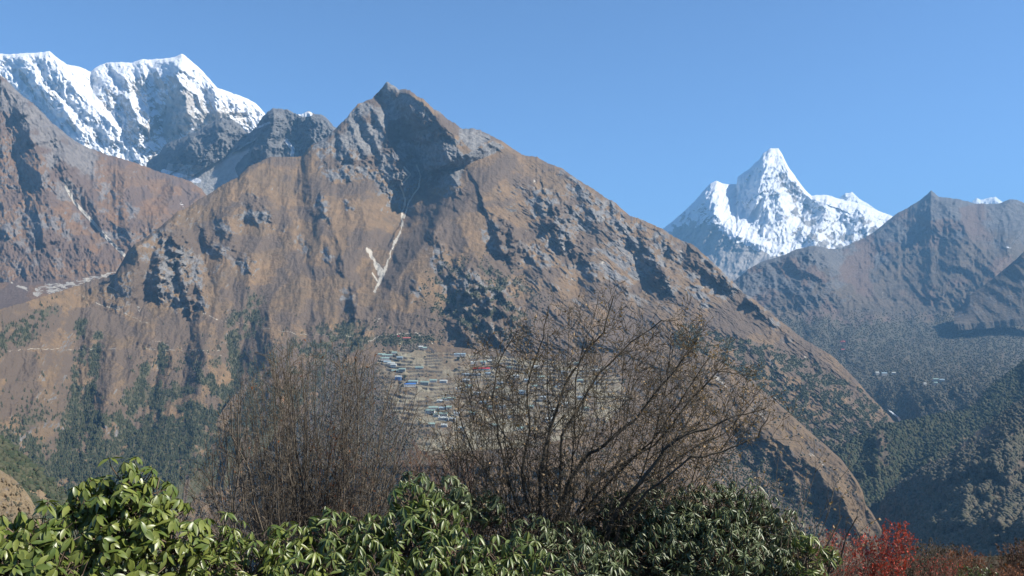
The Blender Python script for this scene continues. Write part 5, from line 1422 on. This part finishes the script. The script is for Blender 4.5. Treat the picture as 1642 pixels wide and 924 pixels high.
bare_shrub("bare_shrub", "low brown twig tangle right of the thicket, in front of the village", (700, 900), env_targets(g0, [640, 700, 760], [720, 700, 720], 26, 34, 640, 770), 10.6, P_low, 54, mat_twig_red, .007, group=GB)
P_sparse = dict(gap=[.15, .10], len=[.38, .12], ang=[38, 45], jit=.13, lift=[.04, .02], start=[.35, .2], n=[5, 2], rmin=.0022)
bare_shrub("bare_shrub", "sparse leaning shrub with brown curled leaves beyond the domed rhododendron", (1265, 930), [(1302, 712), (1285, 760), (1358, 738), (1330, 790), (1385, 808), (1240, 745), (1215, 762), (1390, 845), (1270, 800), (1345, 830)], 8.7, P_sparse, 55, mat_twig, .010, group=GB, leaf=(.55, .045, T_SMALL, mat_leaf_dead, (1, 3)), pull=.25, depth=.3)
bare_shrub("bare_shrub", "pale grey twigs sticking out low in front of the red shrub", (1330, 940), [(1360, 870), (1385, 862), (1400, 880), (1345, 850), (1300, 842), (1420, 858)], 8.9, P_sparse, 56, mat_twig, .007, group=GB, leaf=(.1, .03, T_SMALL, mat_leaf_a, (1, 1)), depth=.2)

# ---- red barberry and the low heath shrubs at the right -------------------------------
P_red = dict(gap=[.055, .05], len=[.22, .08], ang=[26, 40], jit=.1, lift=[.10, .05], start=[.15, .1], n=[3, 1], rmin=.0026)
GR = "low autumn shrubs on the hillside edge at the lower right"
bare_shrub("barberry_shrub", "bright red leaved barberry shrub at the lower right, tallest of the red ones", (1415, 960), env_targets(g0, [1370, 1400, 1425, 1440, 1452, 1465], [872, 858, 846, 838, 842, 865], 44, 12, 1362, 1468), 12.5, P_red, 61, mat_twig_red, .006, group=GR, leaf=(.9, .038, T_SMALL, mat_leaf_red, (2, 4)), depth=.5)
bare_shrub("barberry_shrub", "dull red barberry shrub behind the sparse leaning shrub", (1335, 965), env_targets(g0, [1290, 1340, 1390], [875, 852, 862], 30, 14, 1295, 1390), 13.4, P_red, 62, mat_twig_red, .006, group=GR, leaf=(.8, .034, T_SMALL, mat_leaf_red, (1, 3)), depth=.5)
bare_shrub("barberry_shrub", "low rusty red barberry shrub right of the bright red one", (1500, 985), env_targets(g0, [1460, 1500, 1540, 1560], [898, 893, 903, 925], 26, 8, 1462, 1556), 13.0, P_red, 63, mat_twig_red, .006, group=GR, leaf=(.7, .03, T_SMALL, mat_leaf_red, (1, 2)), depth=.5)
for (bx, x0, x1, yt, D, sd_, mt, lm, lab) in [
    (1480, 1445, 1515, 868, 17, 64, mat_twig, mat_leaf_heath, "grey fuzzy leafless shrub directly right of the bright red one"),
    (1515, 1490, 1550, 872, 19, 65, mat_twig, mat_leaf_heath, "grey green shrub at the middle of the low row at the right"),
    (1545, 1515, 1580, 879, 18, 66, mat_twig_red, mat_leaf_rust, "russet rounded shrub in the low row at the right"),
    (1590, 1560, 1625, 890, 20, 67, mat_twig, mat_leaf_heath, "low dark olive shrub in the dip of the low row at the right"),
    (1632, 1600, 1670, 868, 17, 68, mat_twig_red, mat_leaf_heath, "tall dark brown shrub at the right edge of the picture"),
    (1660, 1640, 1700, 858, 17, 69, mat_twig, mat_leaf_rust, "brown shrub cut off by the right edge of the picture"),
    (1560, 1520, 1600, 908, 14, 70, mat_twig_dark, mat_leaf_b, "dark green leaved low shrub in front at the lower right"),
    (1625, 1590, 1665, 905, 14, 71, mat_twig_red, mat_leaf_rust, "rust tinted low shrub in front at the lower right corner")]:
    bare_shrub("heath_shrub", lab, (bx, 1000), env_targets(g0, [x0, (x0 + x1) / 2, x1], [yt + 12, yt, yt + 10], 44, 12, x0, x1), D, dict(P_red, rmin=.0035), sd_, mt, .008, group=GR, leaf=(.8, .045, T_SMALL, lm, (1, 3)), depth=.9)
